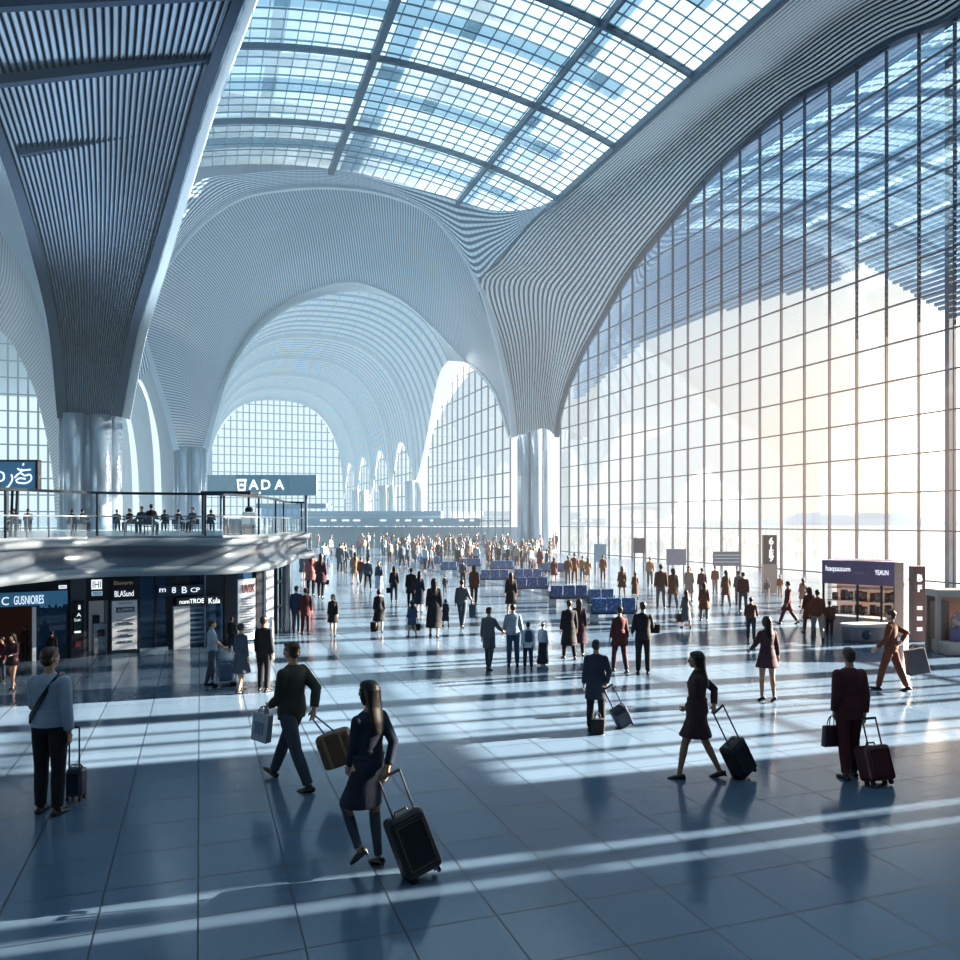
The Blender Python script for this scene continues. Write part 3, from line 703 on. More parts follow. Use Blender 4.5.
po = sign('poster', 'poster', 'tall white information poster with a dark blue heading on the shop front', 111.5, 136.5, 600.5, 649, m_paper, [('ALAIMEYIO', 116, 133.5, 607.5, 611, m_paper), ('mure aneta leo', 116, 134, 618.5, 620, m_ink), ('THYTVMaw', 116, 133, 621.5, 624.5, m_ink), ('osa Zhy le', 119, 133, 628, 631, m_ink), ('otheladfnane', 117, 133, 633.5, 636.5, m_ink), ('MNE  JNI', 117, 132, 640, 643, m_ink), ('JLUCMVAT', 118, 132, 602, 603.6, m_ink)], out=.08, th=.03)
mb = MB(); slab(mb, 115.5, 134, 606.7, 611.8, .11, .006); mb.build('heading_block', m_ink, po)
ic = sign('icon_board', 'sign', 'dark blue board with a row of white pictograms over the shop entrance', 157, 203.5, 585, 595, m_navy, [('m', 158, 165, 588, 592, m_lit), ('8', 170.5, 175, 586.5, 593, m_lit), ('B', 180.5, 186, 586, 593, m_lit), ('CP', 189, 199, 587, 592, m_lit)], out=.07, th=.05)
sign('hanging_sign', 'sign', 'long dark hanging sign with two white words below the pictogram board', 174, 219.5, 596, 604.5, m_dark, [('nomTROE', 176, 203, 598, 603, m_lit), ('Kula', 205, 217.5, 596.8, 603, m_lit)], out=.16, th=.05)
po = sign('poster', 'poster', 'grey-white poster with faint red letters beside the dark pillar', 237, 254.5, 579, 640, m_paper, [('UVIX', 240, 254, 584, 593, m_rust)], out=.03, th=.02)
mb = MB()
for k in range(16): slab(mb, 239+random.random()*3, 250+random.random()*3, 598+k*2.6, 599+k*2.6, .05, .006)
mb.build('printed_lines', mat('grey_ink', (.25, .27, .32), .6), po)
# goods behind the glass: shelf display with rows
sh = MB(); 
for k in range(5): slab(sh, 205, 223, 0, 0, -.5, .3, zlo=.25+k*.3, zhi=.28+k*.3)
shf = sh.build('display_shelf', m_silver); tag(shf, 'pale shelving unit behind the shop glass left of the dark pillar', 'shelf')
mb = MB(); slab(mb, 205, 205.6, 0, 0, -.5, .3, zlo=0, zhi=1.6); slab(mb, 222.6, 223.2, 0, 0, -.5, .3, zlo=0, zhi=1.6); mb.build('side_panel', m_silver, shf)
# ticket machine in the white niche
a, t = fp(98.5); nrm = Vector((t.y, -t.x, 0)); nrm = nrm if nrm.dot(CAM-a) > 0 else -nrm
mt = basis(a-nrm*.55, t, Vector((0, 0, 1))); tm = empty('ticket_machine', a-nrm*.55, math.atan2(t.y, t.x)); tag(tm, 'grey self-service machine standing in the pale niche of the shop front', 'ticket machine')
MB().box((-.11, -.35, 0), (.22, .0, .78)).build('cabinet', m_silver, tm, bevel=.02); MB().box((-.10, -.30, .78), (.06, -.05, .98)).build('screen', m_navy, tm, bevel=.01); MB().box((.0, -.37, .45), (.16, -.35, .62)).build('panel', m_dark, tm)
mb = MB(); slab(mb, 88.5, 108, 0, 0, -.85, .03, zlo=0, zhi=fz(98, 600)); mb.build('niche_panel', m_paper, sf)
# big blue script sign on legs on the deck
d_ = 21.5; a = pD(-45, 475, d_); b = pD(38.5, 475, d_); z0, z1 = pD(0, 491, d_).z, pD(0, 460, d_).z
t = (b-a).normalized(); bs = MB(); L = (b-a).length
so = empty('signboard', (b.x, b.y, ZT), math.atan2(t.y, t.x)); tag(so, 'dark-framed blue signboard with white script standing on the mezzanine at the picture edge', 'sign')
MB().box((-L, -.06, z0-ZT), (0, .06, z1-ZT)).build('board', m_blue, so)
fm = MB(); fm.box((-L, -.09, z1-ZT-.05), (.03, .09, z1-ZT)); fm.box((-L, -.09, z0-ZT), (.03, .09, z0-ZT+.05)); fm.box((-.04, -.09, z0-ZT), (.03, .09, z1-ZT)); fm.build('frame', m_railm, so)
for xx in (-.75, -.62, -1.9): MB().tube([(xx, 0, 0), (xx+.05, 0, z0-ZT)], .035, 10).build('leg', m_railm, so)
# white script strokes
def script(o, x0, x1, zb, zt, y):
    W = x1-x0; Hh = zt-zb; S = lambda pts: [(x0+W*u, y, zb+Hh*v) for u, v in pts]
    st = [[(.60, .42), (.66, .55), (.74, .60), (.82, .50), (.95, .55), (.97, .35), (.86, .22), (.70, .22), (.62, .30), (.70, .40), (.84, .38)], [(.66, .78), (.74, .70), (.84, .72), (.96, .74)], [(.78, .90), (.80, .98)], [(.72, .60), (.76, .76)], [(.52, .55), (.54, .35), (.46, .10), (.40, .04)], [(.26, .66), (.34, .58), (.34, .36), (.22, .28), (.14, .34)], [(.04, .4), (.10, .5), (.08, .3)]]
    for i, s_ in enumerate(st): MB().tube(catmull(S(s_), 22), .022, 6).build('lettering', m_lit, o)
script(so, -1.3, -.12, z0-ZT+.06, z1-ZT-.08, -.075)
# long pale sign further back, on two posts
d_ = 47.0; a = pD(208, 480, d_); b = pD(317, 480, d_); z0, z1 = pD(0, 495.5, d_).z, pD(0, 475, d_).z; t = (b-a).normalized(); L = (b-a).length
so = empty('hall_sign', (a.x, a.y, 0), math.atan2(t.y, t.x)); tag(so, 'long pale blue-grey hall sign with white capitals and a pictogram, beyond the mezzanine', 'sign')
MB().box((0, -.12, z0), (L, .12, z1)).build('board', mat('pale_sign', (.20, .36, .46), .4), so)
MB().box((0, -.13, z0), (L*.26, -.12, z1)).build('faded_panel', mat('paler_sign', (.36, .50, .58), .4), so)
MB().box((L*.76, -.13, z0), (L, -.12, z1)).build('end_panel', mat('pale_sign_end', (.24, .38, .48), .4), so)
for i, (ch, u0, u1) in enumerate((('A', .38, .47), ('.', .475, .485), ('D', .50, .57), ('A', .62, .70))):
    o = text('lettering', ch, .8, m_lit, so, basis((L*(u0+u1)/2, -.14, (z0+z1)/2-(.25 if ch == '.' else 0)), (1, 0, 0), (0, 0, 1)), .01, bold=.015)
ic = MB(); cx = L*.315; zc = (z0+z1)/2
ic.box((cx-.28, -.16, zc+.22), (cx+.28, -.13, zc+.36)); ic.box((cx-.2, -.16, zc-.34), (cx+.2, -.13, zc-.22)); ic.tube([(cx-.22, -.145, zc+.2), (cx-.18, -.145, zc-.28)], .05, 6); ic.tube([(cx+.22, -.145, zc+.2), (cx+.18, -.145, zc-.28)], .05, 6); ic.box((cx-.1, -.16, zc-.06), (cx+.1, -.13, zc+.08)); ic.build('pictogram', m_lit, so)
for xx in (L*.12, L*.9): MB().tube([(xx, 0, 0), (xx, 0, z0)], .09, 10).build('post', m_steel, so)
# small canopy stand on the deck with a bin
kc = pD(231, 540, 27.0); ks = empty('canopy_stand', (kc.x, kc.y, ZT)); tag(ks, 'small flat-roofed open stand at the right-hand end of the mezzanine', 'stand')
ks.rotation_euler = (0, 0, -YAW)
MB().box((-.85, -.5, 1.32), (.8, .5, 1.42)).build('roof', m_steel, ks)
for x in (-.80, -.1, .72): MB().box((x-.03, -.45, 0), (x+.03, -.39, 1.32)).build('post', m_railm, ks)
MB().box((-.1, -.40, .02), (.7, -.2, .5)).build('counter', mat('counter_grey', (.32, .40, .47), .4), ks)
bc = pD(249, 540, 25.6); o = empty('bin', (bc.x, bc.y, ZT)); tag(o, 'pale waste bin with a black base beside the mezzanine rail', 'bin')
MB().box((-.2, -.15, 0), (.2, .15, .32)).build('base', m_dark, o, bevel=.02); MB().box((-.2, -.15, .32), (.2, .15, .72)).build('body', m_paper, o, bevel=.02); MB().ball((0, 0, .78), (.13, .12, .12), 12).build('lid', m_dark, o, smooth=True)
# ---- low check-in hall far down the nave
ch = empty('check_in_hall', (0, 0, 0)); tag(ch, 'low blue-grey check-in block with flat roofs and small white lit signs at the far end', 'building')
def hx(px, d): return pD(px, 520, d)
m_cb = mat('checkin_roof', (.16, .26, .36), .5); m_cl = mat('checkin_band', (.40, .52, .60), .5)
def far_box(x0, x1, y0, y1, d, th, m, name):
    a, b = pD(x0, 520, d), pD(x1, 520, d); t = (b-a).normalized(); z1, z0 = pD(0, y0, d).z, pD(0, y1, d).z
    MB().box((0, max(0, z0), 0), ((b-a).length, z1, -th), 0, basis((a.x, a.y, 0), t, (0, 0, 1))).build(name, m, ch)
far_box(300, 441, 511, 515.5, 112, 8, m_cb, 'upper_roof'); far_box(300, 441, 515.5, 518, 112.4, 7, m_cl, 'clerestory')
far_box(296, 480, 518, 526, 106, 5, m_cb, 'lower_roof'); far_box(300, 525, 527, 560, 111, 3, mat('checkin_wall', (.24, .34, .42), .6), 'back_wall')
far_box(256, 326, 503.5, 508, 98, 4, m_cb, 'side_canopy'); far_box(262, 300, 508, 524, 99, .4, m_sglass, 'side_glazing')
for x0, x1 in ((320, 326), (331, 336), (342, 349), (353, 360), (380, 386), (396, 399), (405, 411), (418, 422), (430, 433), (459, 464), (470, 474)): far_box(x0, x1, 519.6, 521.2, 105.8, .2, m_lit, 'lit_sign')
for x in (305, 330, 355, 380, 405, 430, 455, 478): far_box(x, x+1.2, 526, 560, 106.5, .3, m_cb, 'post')
# ---- bench rows with blue patterned backs
def bench_mat():
    m, nt, out = nodes('blue_patterned_upholstery'); tc = N(nt, 'TexCoord'); v = N(nt, 'TexVoronoi', _Scale=9.0); nt.links.new(tc.outputs['Object'], v.inputs['Vector'])
    rp = N(nt, 'ValToRGB'); nt.links.new(v.outputs['Distance'], rp.inputs[0]); rp.color_ramp.elements[0].color = (.22, .36, .56, 1); rp.color_ramp.elements[1].color = (.05, .12, .28, 1); rp.color_ramp.elements[1].position = .55
    b = N(nt, 'BsdfPrincipled', _Roughness=.7); nt.links.new(rp.outputs[0], b.inputs['Base Color']); nt.links.new(b.outputs[0], out.inputs[0]); return m
m_bench = bench_mat()
def make_bench(nseat, label):
    r = empty('bench'); tag(r, label, 'bench', 'blue waiting benches'); w = .5; W = nseat*w
    for i in range(nseat):
        x = -W/2+w*(i+.5)
        MB().box((x-w/2+.02, .0, .38), (x+w/2-.02, .46, .46)).build('seat', m_bench, r, bevel=.03)
        MB().box((x-w/2+.02, -.06, .44), (x+w/2-.02, .03, .86)).build('backrest', m_bench, r, bevel=.03)
    MB().box((-W/2, .05, .31), (W/2, .38, .37)).build('beam', m_railm, r)
    for x in (-W/2+.12, W/2-.12): MB().bar((x, .2, 0), (x, .2, .33), .06, .3).build('leg', m_silver, r)
    for x in (-W/2, W/2): MB().box((x-.025, -.02, .38), (x+.025, .42, .62)).build('armrest', m_railm, r)
    return r
bproto = {}
bl_ = [(614, 624, 3, 'front blue-backed bench behind the maroon-dressed pair, with empty floor before it'), (601, 612, 2, 'short blue-backed bench just behind the front bench'), (569, 607, 3, 'blue-backed bench beyond the couple in long dark coats'), (532, 596, 3, 'blue-backed bench behind the man in the light shirt'), (528, 585, 3, 'blue-backed bench directly behind another bench in the middle of the row block'), (495, 586, 3, 'blue-backed bench beside the dark-red jacketed walker'), (449, 575, 2, 'small blue-backed bench nearest the busy aisle'), (470, 571, 3, 'blue-backed bench in the crowd left of the glass-wall pillar'), (502, 574, 3, 'blue-backed bench in the crowd before the glass-wall pillar'), (430, 568, 3, 'blue-backed bench deep in the crowd beside the aisle'), (553, 577, 3, 'blue-backed bench before the glass wall, among standing travellers')]
for px, py, ns, lb in bl_:
    g_ = gnd(px, py)
    if ns not in bproto: r = bproto[ns] = make_bench(ns, lb)
    else: r = copy_tree(bproto[ns]); r['label'] = lb
    r.location = g_; r.rotation_euler = (0, 0, -YAW+.12)
# ---- booth with purple fascia, near the glass wall
m_pur = mat('purple_fascia', (.17, .14, .26), .4); m_bei = mat('beige_panel', (.50, .42, .38), .5)
def goods_mat():
    m, nt, out = nodes('mixed_goods'); tc = N(nt, 'TexCoord'); v = N(nt, 'TexVoronoi', _Scale=14.0); nt.links.new(tc.outputs['Object'], v.inputs['Vector'])
    rp = N(nt, 'ValToRGB'); nt.links.new(v.outputs['Color'], rp.inputs[0]); cr = rp.color_ramp; cr.elements[0].color = (.55, .20, .10, 1); cr.elements[1].color = (.85, .70, .58, 1); e = cr.elements.new(.5); e.color = (.34, .24, .26, 1)
    b = N(nt, 'BsdfPrincipled', _Roughness=.6); nt.links.new(rp.outputs[0], b.inputs['Base Color']); nt.links.new(b.outputs[0], out.inputs[0]); return m
m_goods = goods_mat()
a = gnd(822, 630); b = gnd(904, 637); t = (b-a).normalized(); L = (b-a).length; s_ = depth(a)/F
bo = empty('booth', a, math.atan2(t.y, t.x)); tag(bo, 'glass-fronted sales booth with purple fascia and white lettering near the glass wall', 'booth')
zt = pD(822, 560, depth(a)).z; zf = pD(822, 583, depth(a)).z
MB().box((0, 0, zf), (L*.89, 1.6, zt)).build('fascia', m_pur, bo); MB().box((L*.89, 0, 0), (L, 1.6, zt)).build('side_panel', m_bei, bo)
MB().box((0, .05, 0), (L*.89, .2, .45)).build('plinth', m_bei, bo); MB().box((0, 1.45, .45), (L*.89, 1.55, zf)).build('back_wall', mat('booth_glow_wall', (.55, .40, .34), .6, emit=(1, .62, .45), es=.35), bo)  # back wall emits, added to brighten the inside of the booth
for k in (0, .43, .72, .875):
    MB().box((L*k, .03, 0), (L*k+.05, .1, zf)).build('post', m_railm, bo)
MB().add([(0, .08, .45), (L*.89, .08, .45), (L*.89, .08, zf), (0, .08, zf)], [(0, 1, 2, 3)]).build('pane', glass_mat('booth_glass', (.9, .86, .84), .04), bo)
for z in (.5, .92, 1.3): MB().box((.06, .3, z), (L*.88, 1.2, z+.03)).build('shelf', m_silver, bo)
ptxt = [('haqsazum', L*.05, L*.36, zt-.27, .21, m_lit), ('MOEMIR ao', L*.40, L*.58, zt-.36, .08, mat('lilac_ink', (.42, .38, .50), .5)), ('YEAUN', L*.66, L*.82, zt-.32, .15, m_lit)]
for body, x0, x1, z, hgt, m_ in ptxt:
    o = text('lettering', body, 1, m_, bo, Matrix.Identity(4), .006); xs_ = [v.co.x for v in o.data.vertices]; ys_ = [v.co.y for v in o.data.vertices]
    o.data.transform(basis(((x0+x1)/2, -.012, z), (1, 0, 0), (0, 0, 1)) @ Matrix.Diagonal(((x1-x0)/(max(xs_)-min(xs_)), hgt/(max(ys_)-min(ys_)), 1, 1)) @ Matrix.Translation((-(max(xs_)+min(xs_))/2, -(max(ys_)+min(ys_))/2, 0)))
bm_ = bo.matrix_basis.copy()
bw = Matrix.Translation(a) @ Matrix.Rotation(math.atan2(t.y, t.x), 4, 'Z')
gi = 0
for z in (.53, .95):
    for k in range(9):
        p = bw @ Vector((.22+k*(L*.82/9), .55+.2*(k % 2), z+.006)); o = empty('merchandise', p, random.random()*.6)
        tag(o, 'small boxed item on the booth shelf behind the glass', 'merchandise', 'boxed goods on the booth shelves')
        h_ = .18+.12*random.random(); MB().box((-.09, -.07, 0), (.09, .07, h_)).build('box', m_goods, o, bevel=.01); MB().box((-.05, -.075, h_*.3), (.05, -.07, h_*.7)).build('front_label', m_paper, o)
# oval display counter before the booth
p = gnd(867, 641); o = empty('display_counter', p, -YAW+.06); tag(o, 'low rounded grey display counter standing before the purple-fascia booth', 'counter')
mb = MB(); mb.rings([((0, 0, z), (r_, 0, 0), (0, r_*.5, 0)) for z, r_ in ((.0, .66), (.05, .70), (.36, .72), (.42, .70))], 32); mb.build('body', mat('counter_body', (.22, .20, .24), .4), o, smooth=False)
mb = MB(); mb.rings([((0, 0, z), (r_, 0, 0), (0, r_*.5, 0)) for z, r_ in ((.42, .76), (.47, .78), (.5, .74))], 32); mb.build('top', mat('counter_top', (.55, .52, .52), .3), o); MB().ball((-.18, -.28, .22), (.16, .12, .16), 16).build('round_emblem', m_steel, o, smooth=True)
# totem signs
def totem(px, py, wpx, ytop, label, glyphs, m, lower=None, ysplit=None):
    g_ = gnd(px, py); d = depth(g_); w = wpx/F*d; z1 = CAMH-(ytop-HZ)*d/F; o = empty('totem_sign', g_, -YAW); tag(o, label, 'sign')
    zs = CAMH-(ysplit-HZ)*d/F if ysplit else 0
    MB().box((-w/2, -.12, zs), (w/2, .12, z1)).build('panel', m, o, bevel=.01)
    if ysplit: MB().box((-w/2-.02, -.14, 0), (w/2+.02, .14, zs)).build('base', lower, o, bevel=.01)
    for ch_, u, v in glyphs: text('lettering', ch_, w*.75, m_lit, o, basis((w*u, -.135, zs+(z1-zs)*v), (1, 0, 0), (0, 0, 1)), .008, bold=.01)
    return o
totem(769.5, 592, 13, 535, 'tall grey totem sign with white characters on a beige base before the glass wall', [('6', .05, .78), ('I', .05, .50), ('E', .05, .36), ('9', .05, .2)], mat('totem_grey', (.10, .09, .10), .4), m_bei, 564)
totem(917, 641, 12.5, 566, 'slim brown totem sign with white characters at the right end of the booth', [('B', 0, .84), ('F', 0, .70)] + [('=', 0, .44), ('=', 0, .30), ('=', 0, .16)], mat('totem_brown', (.24, .17, .17), .4))
# information screens on stands along the glass wall
def screen(px0, px1, y0, y1, yb, label, m, pat=True):
    g_ = gnd((px0+px1)/2, yb); d = depth(g_); w = (px1-px0)/F*d; z1 = CAMH-(y0-HZ)*d/F; z0 = CAMH-(y1-HZ)*d/F
    o = empty('information_screen', g_, -YAW); tag(o, label, 'screen')
    MB().box((-w/2, -.05, z0), (w/2, .05, z1)).build('display', m, o)
    for x in (-w*.4, w*.4): MB().tube([(x, .07, 0), (x, .07, z1)], .05, 8).build('post', m_mull, o)
    if pat:
        for k in (.25, .5, .72): MB().box((-w*.46, -.06, z0+(z1-z0)*k), (w*.46, -.05, z0+(z1-z0)*k+.05)).build('bright_band', mat('screen_band', (.55, .72, .82), .4), o)
    return o
screen(666.5, 686, 549, 565, 578, 'square grey-blue information screen by the glass wall, left of the wide screen', mat('screen_slate', (.17, .24, .36), .3), False)
screen(713, 740, 551.5, 566, 583, 'wide teal information screen with bright bands by the glass wall', mat('screen_teal', (.10, .20, .30), .3))
screen(633.5, 645, 538, 553, 573, 'small dark square sign panel on posts by the glass wall', mat('screen_dark', (.05, .07, .10), .3), False)
screen(594, 606, 544, 562, 574, 'narrow pale-blue panel by the glass wall beside the tall pillar', mat('screen_pale', (.30, .44, .54), .3), False)
# second booth at the right edge
a = gnd(938, 653); t = Vector((RGT.x, RGT.y, 0)); d = depth(a); k_ = d/F
o = empty('kiosk', a, -YAW); tag(o, 'brown-framed open kiosk with a purple stand at the right edge', 'kiosk'); z1 = CAMH-(590-HZ)*d/F
MB().box((0, 0, z1-.18), (2.2, .6, z1)).build('roof', m_bei, o)
for x in (.03, 1.5, 2.15): MB().box((x-.05, 0, 0), (x+.05, .1, z1-.15)).build('post', m_bei, o)
MB().box((0, .52, 0), (2.2, .6, z1-.18)).build('back_wall', mat('kiosk_back', (.42, .30, .25), .5), o); MB().box((.06, .05, 0), (.32, .5, 1.3)).build('cupboard', mat('kiosk_brown', (.30, .19, .15), .5), o)
MB().box((0, -.45, 0), (2.2, .3, .32)).build('step', m_bei, o, bevel=.03)
p = a+RGT*.62+FWD*(-.12); o = empty('display_stand', p+Vector((0, 0, .322)), -YAW); tag(o, 'rounded purple display stand on the step of the right-edge kiosk', 'display stand')
MB().rings([((0, 0, z), (r_, 0, 0), (0, r_*.45, 0)) for z, r_ in ((0, .40), (.3, .40), (.34, .38))], 24).build('drum', m_pur, o); MB().ball((0, .04, .46), (.36, .1, .34), 20).build('patterned_disc', m_goods, o, smooth=True)
# ================================================================== PEOPLE
m_skin = mat('skin', (.50, .30, .21), .55, var=.06)
m_skin2 = mat('skin_tan', (.36, .20, .13), .55, var=.06)
m_eye = mat('eye_white', (.75, .75, .72), .3); m_iris = mat('iris', (.03, .02, .015), .3)
m_hair = mat('dark_hair', (.018, .013, .012), .45, var=.3, scale=40)
m_hairb = mat('brown_hair', (.055, .028, .016), .45, var=.3, scale=40)
m_shoe = mat('dark_shoe', (.012, .012, .016), .35)
def cloth(name, col): return mat('cloth_'+name, col, .85, var=.22, scale=9.0, bump=.12)
def remesh(mb, voxel, smooth_=4, name='m'):
    """fuse overlapping shapes into one continuous skin"""
    me = bpy.data.meshes.new(name); me.from_pydata([tuple(v) for v in mb.v], [], mb.f); me.update()
    o = bpy.data.objects.new(name+'_tmp', me); COL.objects.link(o)
    r = o.modifiers.new('r', 'REMESH'); r.mode = 'VOXEL'; r.voxel_size = voxel; r.use_smooth_shade = True
    if smooth_:
        q = o.modifiers.new('s', 'SMOOTH'); q.iterations = smooth_; q.factor = .5
    dg = bpy.context.evaluated_depsgraph_get(); out = bpy.data.meshes.new_from_object(o.evaluated_get(dg))
    bpy.data.objects.remove(o); bpy.data.meshes.remove(me); out.name = name
    out.polygons.foreach_set('use_smooth', [True]*len(out.polygons)); out.materials.clear()
    return out
def rotx(v, a): c, s = math.cos(a), math.sin(a); return Vector((v.x, v.y*c-v.z*s, v.y*s+v.z*c))
def rotz(v, a): c, s = math.cos(a), math.sin(a); return Vector((v.x*c-v.y*s, v.x*s+v.y*c, v.z))
def R_(d): return math.radians(d)
class Pose:
    """skeleton of a 1.75 m figure facing +Y, right side +X; angles in degrees, forward positive"""
    def __init__(s, legs=((0, 0, 0), (0, 0, 0)), arms=((0, 8, 8), (0, 8, 8)), lean=0, head=(0, 0), seated=False, fem=False, spread=2, hips=0, curl=.5):
        k = .93 if fem else 1.0; s.fem = fem
        s.lean = R_(lean); s.curl = curl
        s.T = lambda v: rotx(v, -s.lean)            # torso bends forward about the pelvis
        pel = Vector((0, 0, .95)); s.pel = pel
        tor = lambda x, y, z: pel + s.T(Vector((x, y, z-.95)))
        s.tor = tor
        sw = .150 if fem else .166
        s.sho = [tor(-sw, -.01, 1.395), tor(sw, -.01, 1.395)]
        s.neck = tor(0, -.015, 1.49); s.headc = tor(0, .012, 1.635)
        s.hy, s.hp = R_(head[0]), R_(head[1])
        s.legp = []; s.foot = []
        for i, sg in enumerate((-1, 1)):
            L = legs[i]; fl, kn, ft = R_(L[0]), R_(L[1]), R_(L[2]); ab = R_(L[3] if len(L) > 3 else spread)
            hip = pel+Vector((sg*.092, 0, -.02))
            th = Vector((sg*math.sin(ab)*math.cos(fl), math.sin(fl)*math.cos(ab), -math.cos(fl)*math.cos(ab)))
            a2 = fl-kn; sh = Vector((sg*math.sin(ab)*.7*math.cos(a2), math.sin(a2), -math.cos(a2)))
            sh.normalize()
            kne = hip+th*.445; ank = kne+sh*.415
            fd = Vector((sg*math.sin(R_(7)), math.cos(ft), math.sin(ft))).normalized()
            s.legp.append((hip, kne, ank)); s.foot.append(fd)
        s.armp = []
        for i, sg in enumerate((-1, 1)):
            A = arms[i]; S = s.sho[i]; lu, lf = .29*(.95 if fem else 1), .25*(.95 if fem else 1)
            if A[0] == 'ik':
                t = Vector(A[1]); d = t-S; L = min(d.length, lu+lf-.004); d = d.normalized(); t = S+d*L
                a = math.acos(max(-1, min(1, (lu*lu+L*L-lf*lf)/(2*lu*L)))); hint = Vector(A[2]) if len(A) > 2 else Vector((sg*.5, -1, -.2))
                h = (hint-d*hint.dot(d)).normalized(); e = S+(d*math.cos(a)+h*math.sin(a))*lu
                s.armp.append((S, e, t))
            else:
                fl, ab, el = R_(A[0]), R_(A[1]), R_(A[2])
                u = Vector((sg*math.sin(ab)*math.cos(fl), math.sin(fl)*math.cos(ab), -math.cos(fl)*math.cos(ab)))
                a2 = fl+el; f = Vector((sg*math.sin(ab)*(.4 if el > .35 else .8), math.sin(a2), -math.cos(a2))).normalized()
                if len(A) > 3: f = rotz(f, -sg*R_(A[3])*-1)
                u, f = s.T(u), s.T(f); e = S+u*lu; s.armp.append((S, e, e+f*lf))
        # drop so that the lowest sole touches the floor
        zs_ = []
        for (h, k_, a), fd in zip(s.legp, s.foot): zs_ += [a.z-.075, (a+fd*.15).z-.055 if fd.z < 0 else a.z-.075]
        s.dz = -min(zs_)
    def hand_dir(s, i):
        S, e, w = s.armp[i]; return (w-e).normalized()
    def fingers(s, i): return s.armp[i][2]+s.hand_dir(i)*.085
def body_shapes(p, hi=True, g=1.0, legs=True):
    mb = MB(); T = p.T; X = Vector((1, 0, 0)); f = p.fem
    t = p.tor; Yv = lambda r: T(Vector((0, r, 0)))
    rs = [(t(0, 0, .86), X*.10, Yv(.08)), (t(0, 0, .90), X*(.158 if not f else .162), Yv(.108)), (t(0, 0, .97), X*(.155 if not f else .158), Yv(.105)), (t(0, 0, 1.08), X*(.136 if not f else .118), Yv(.092)), (t(0, 0, 1.20), X*(.146 if not f else .128), Yv(.10)), (t(0, .005 if f else 0, 1.31), X*(.162 if not f else .142), Yv(.112 if not f else .118)), (t(0, -.01, 1.39), X*(.180 if not f else .158), Yv(.098)), (t(0, -.012, 1.435), X*(.150 if not f else .13), Yv(.078)), (t(0, -.012, 1.465), X*(.095 if not f else .08), Yv(.062)), (t(0, -.012, 1.49), X*.058, Yv(.054))]
    mb.rings(rs, 22)
    # neck and head
    H = p.headc; Rm = Matrix.Rotation(p.hy, 3, 'Z') @ Matrix.Rotation(-p.lean+p.hp, 3, 'X'); hv = lambda x, y, z: H+Rm @ Vector((x, y, z))
    nr = .052 if not f else .045
    mb.tube([t(0, -.014, 1.45), t(0, -.012, 1.52), hv(0, -.018, -.05)], [nr*1.25, nr, nr], 14)
    mb.ball(hv(0, -.012, .028), (.076, .094, .088), 20, mtx=Rm); mb.ball(hv(0, .018, -.035), (.060, .068, .075), 18, mtx=Rm)
    mb.ball(hv(0, .052, -.082), (.030, .030, .026), 12, mtx=Rm)
    if hi:
        mb.tube([hv(0, .084, .018), hv(0, .100, -.012), hv(0, .108, -.026)], [.008, .012, .014], 8); mb.ball(hv(0, .100, -.03), (.018, .012, .010), 10, mtx=Rm)
        mb.ball(hv(0, .084, -.058), (.024, .010, .007), 10, mtx=Rm); mb.ball(hv(0, .080, -.067), (.021, .010, .007), 10, mtx=Rm)
        mb.ball(hv(0, .078, .034), (.046, .014, .010), 12, mtx=Rm)
        for sg in (-1, 1): mb.ball(hv(sg*.076, -.012, -.008), (.010, .022, .032), 10, mtx=Rm)
    else: mb.ball(hv(0, .095, -.015), (.014, .018, .022), 8, mtx=Rm)
    # arms and hands
    for i, sg in enumerate((-1, 1)):
        S, e, w = p.armp[i]; k = .88 if f else 1
        mb.ball(S, .052*k, 14)
        mb.tube([S, S.lerp(e, .4), e], [.051*k, .047*k, .039*k], 12); mb.ball(e, .040*k, 12); mb.tube([e, e.lerp(w, .35), w], [.040*k, .039*k, .026*k], 12)
        hand(mb, p, i, hi, k)
    if legs:
        for i in (0, 1):
            h, kn, a = p.legp[i]; k = .95 if f else 1
            mb.tube([h+Vector((0, 0, .03)), h.lerp(kn, .3), h.lerp(kn, .7), kn], [.088, .082, .065, .054], 14); mb.ball(kn, .055, 14)
            mid = kn.lerp(a, .32)+(kn-h).cross(Vector((1, 0, 0))).normalized()*0
            mb.tube([kn, mid, kn.lerp(a, .7), a], [.052, .056*k, .042*k, .034*k], 14)
            fd = p.foot[i]; dn = (a-kn).normalized()
            fs_ = fd.cross(Vector((0, 0, 1))).normalized(); fu = fs_.cross(fd).normalized()
            mb.tube([a-fd*.045-fu*.038, a+fd*.02-fu*.04, a+fd*.10-fu*.055, a+fd*.16-fu*.06], [.024, .030, .024, .014], 12); mb.ball(a, .034, 10)
    return mb, hv, Rm
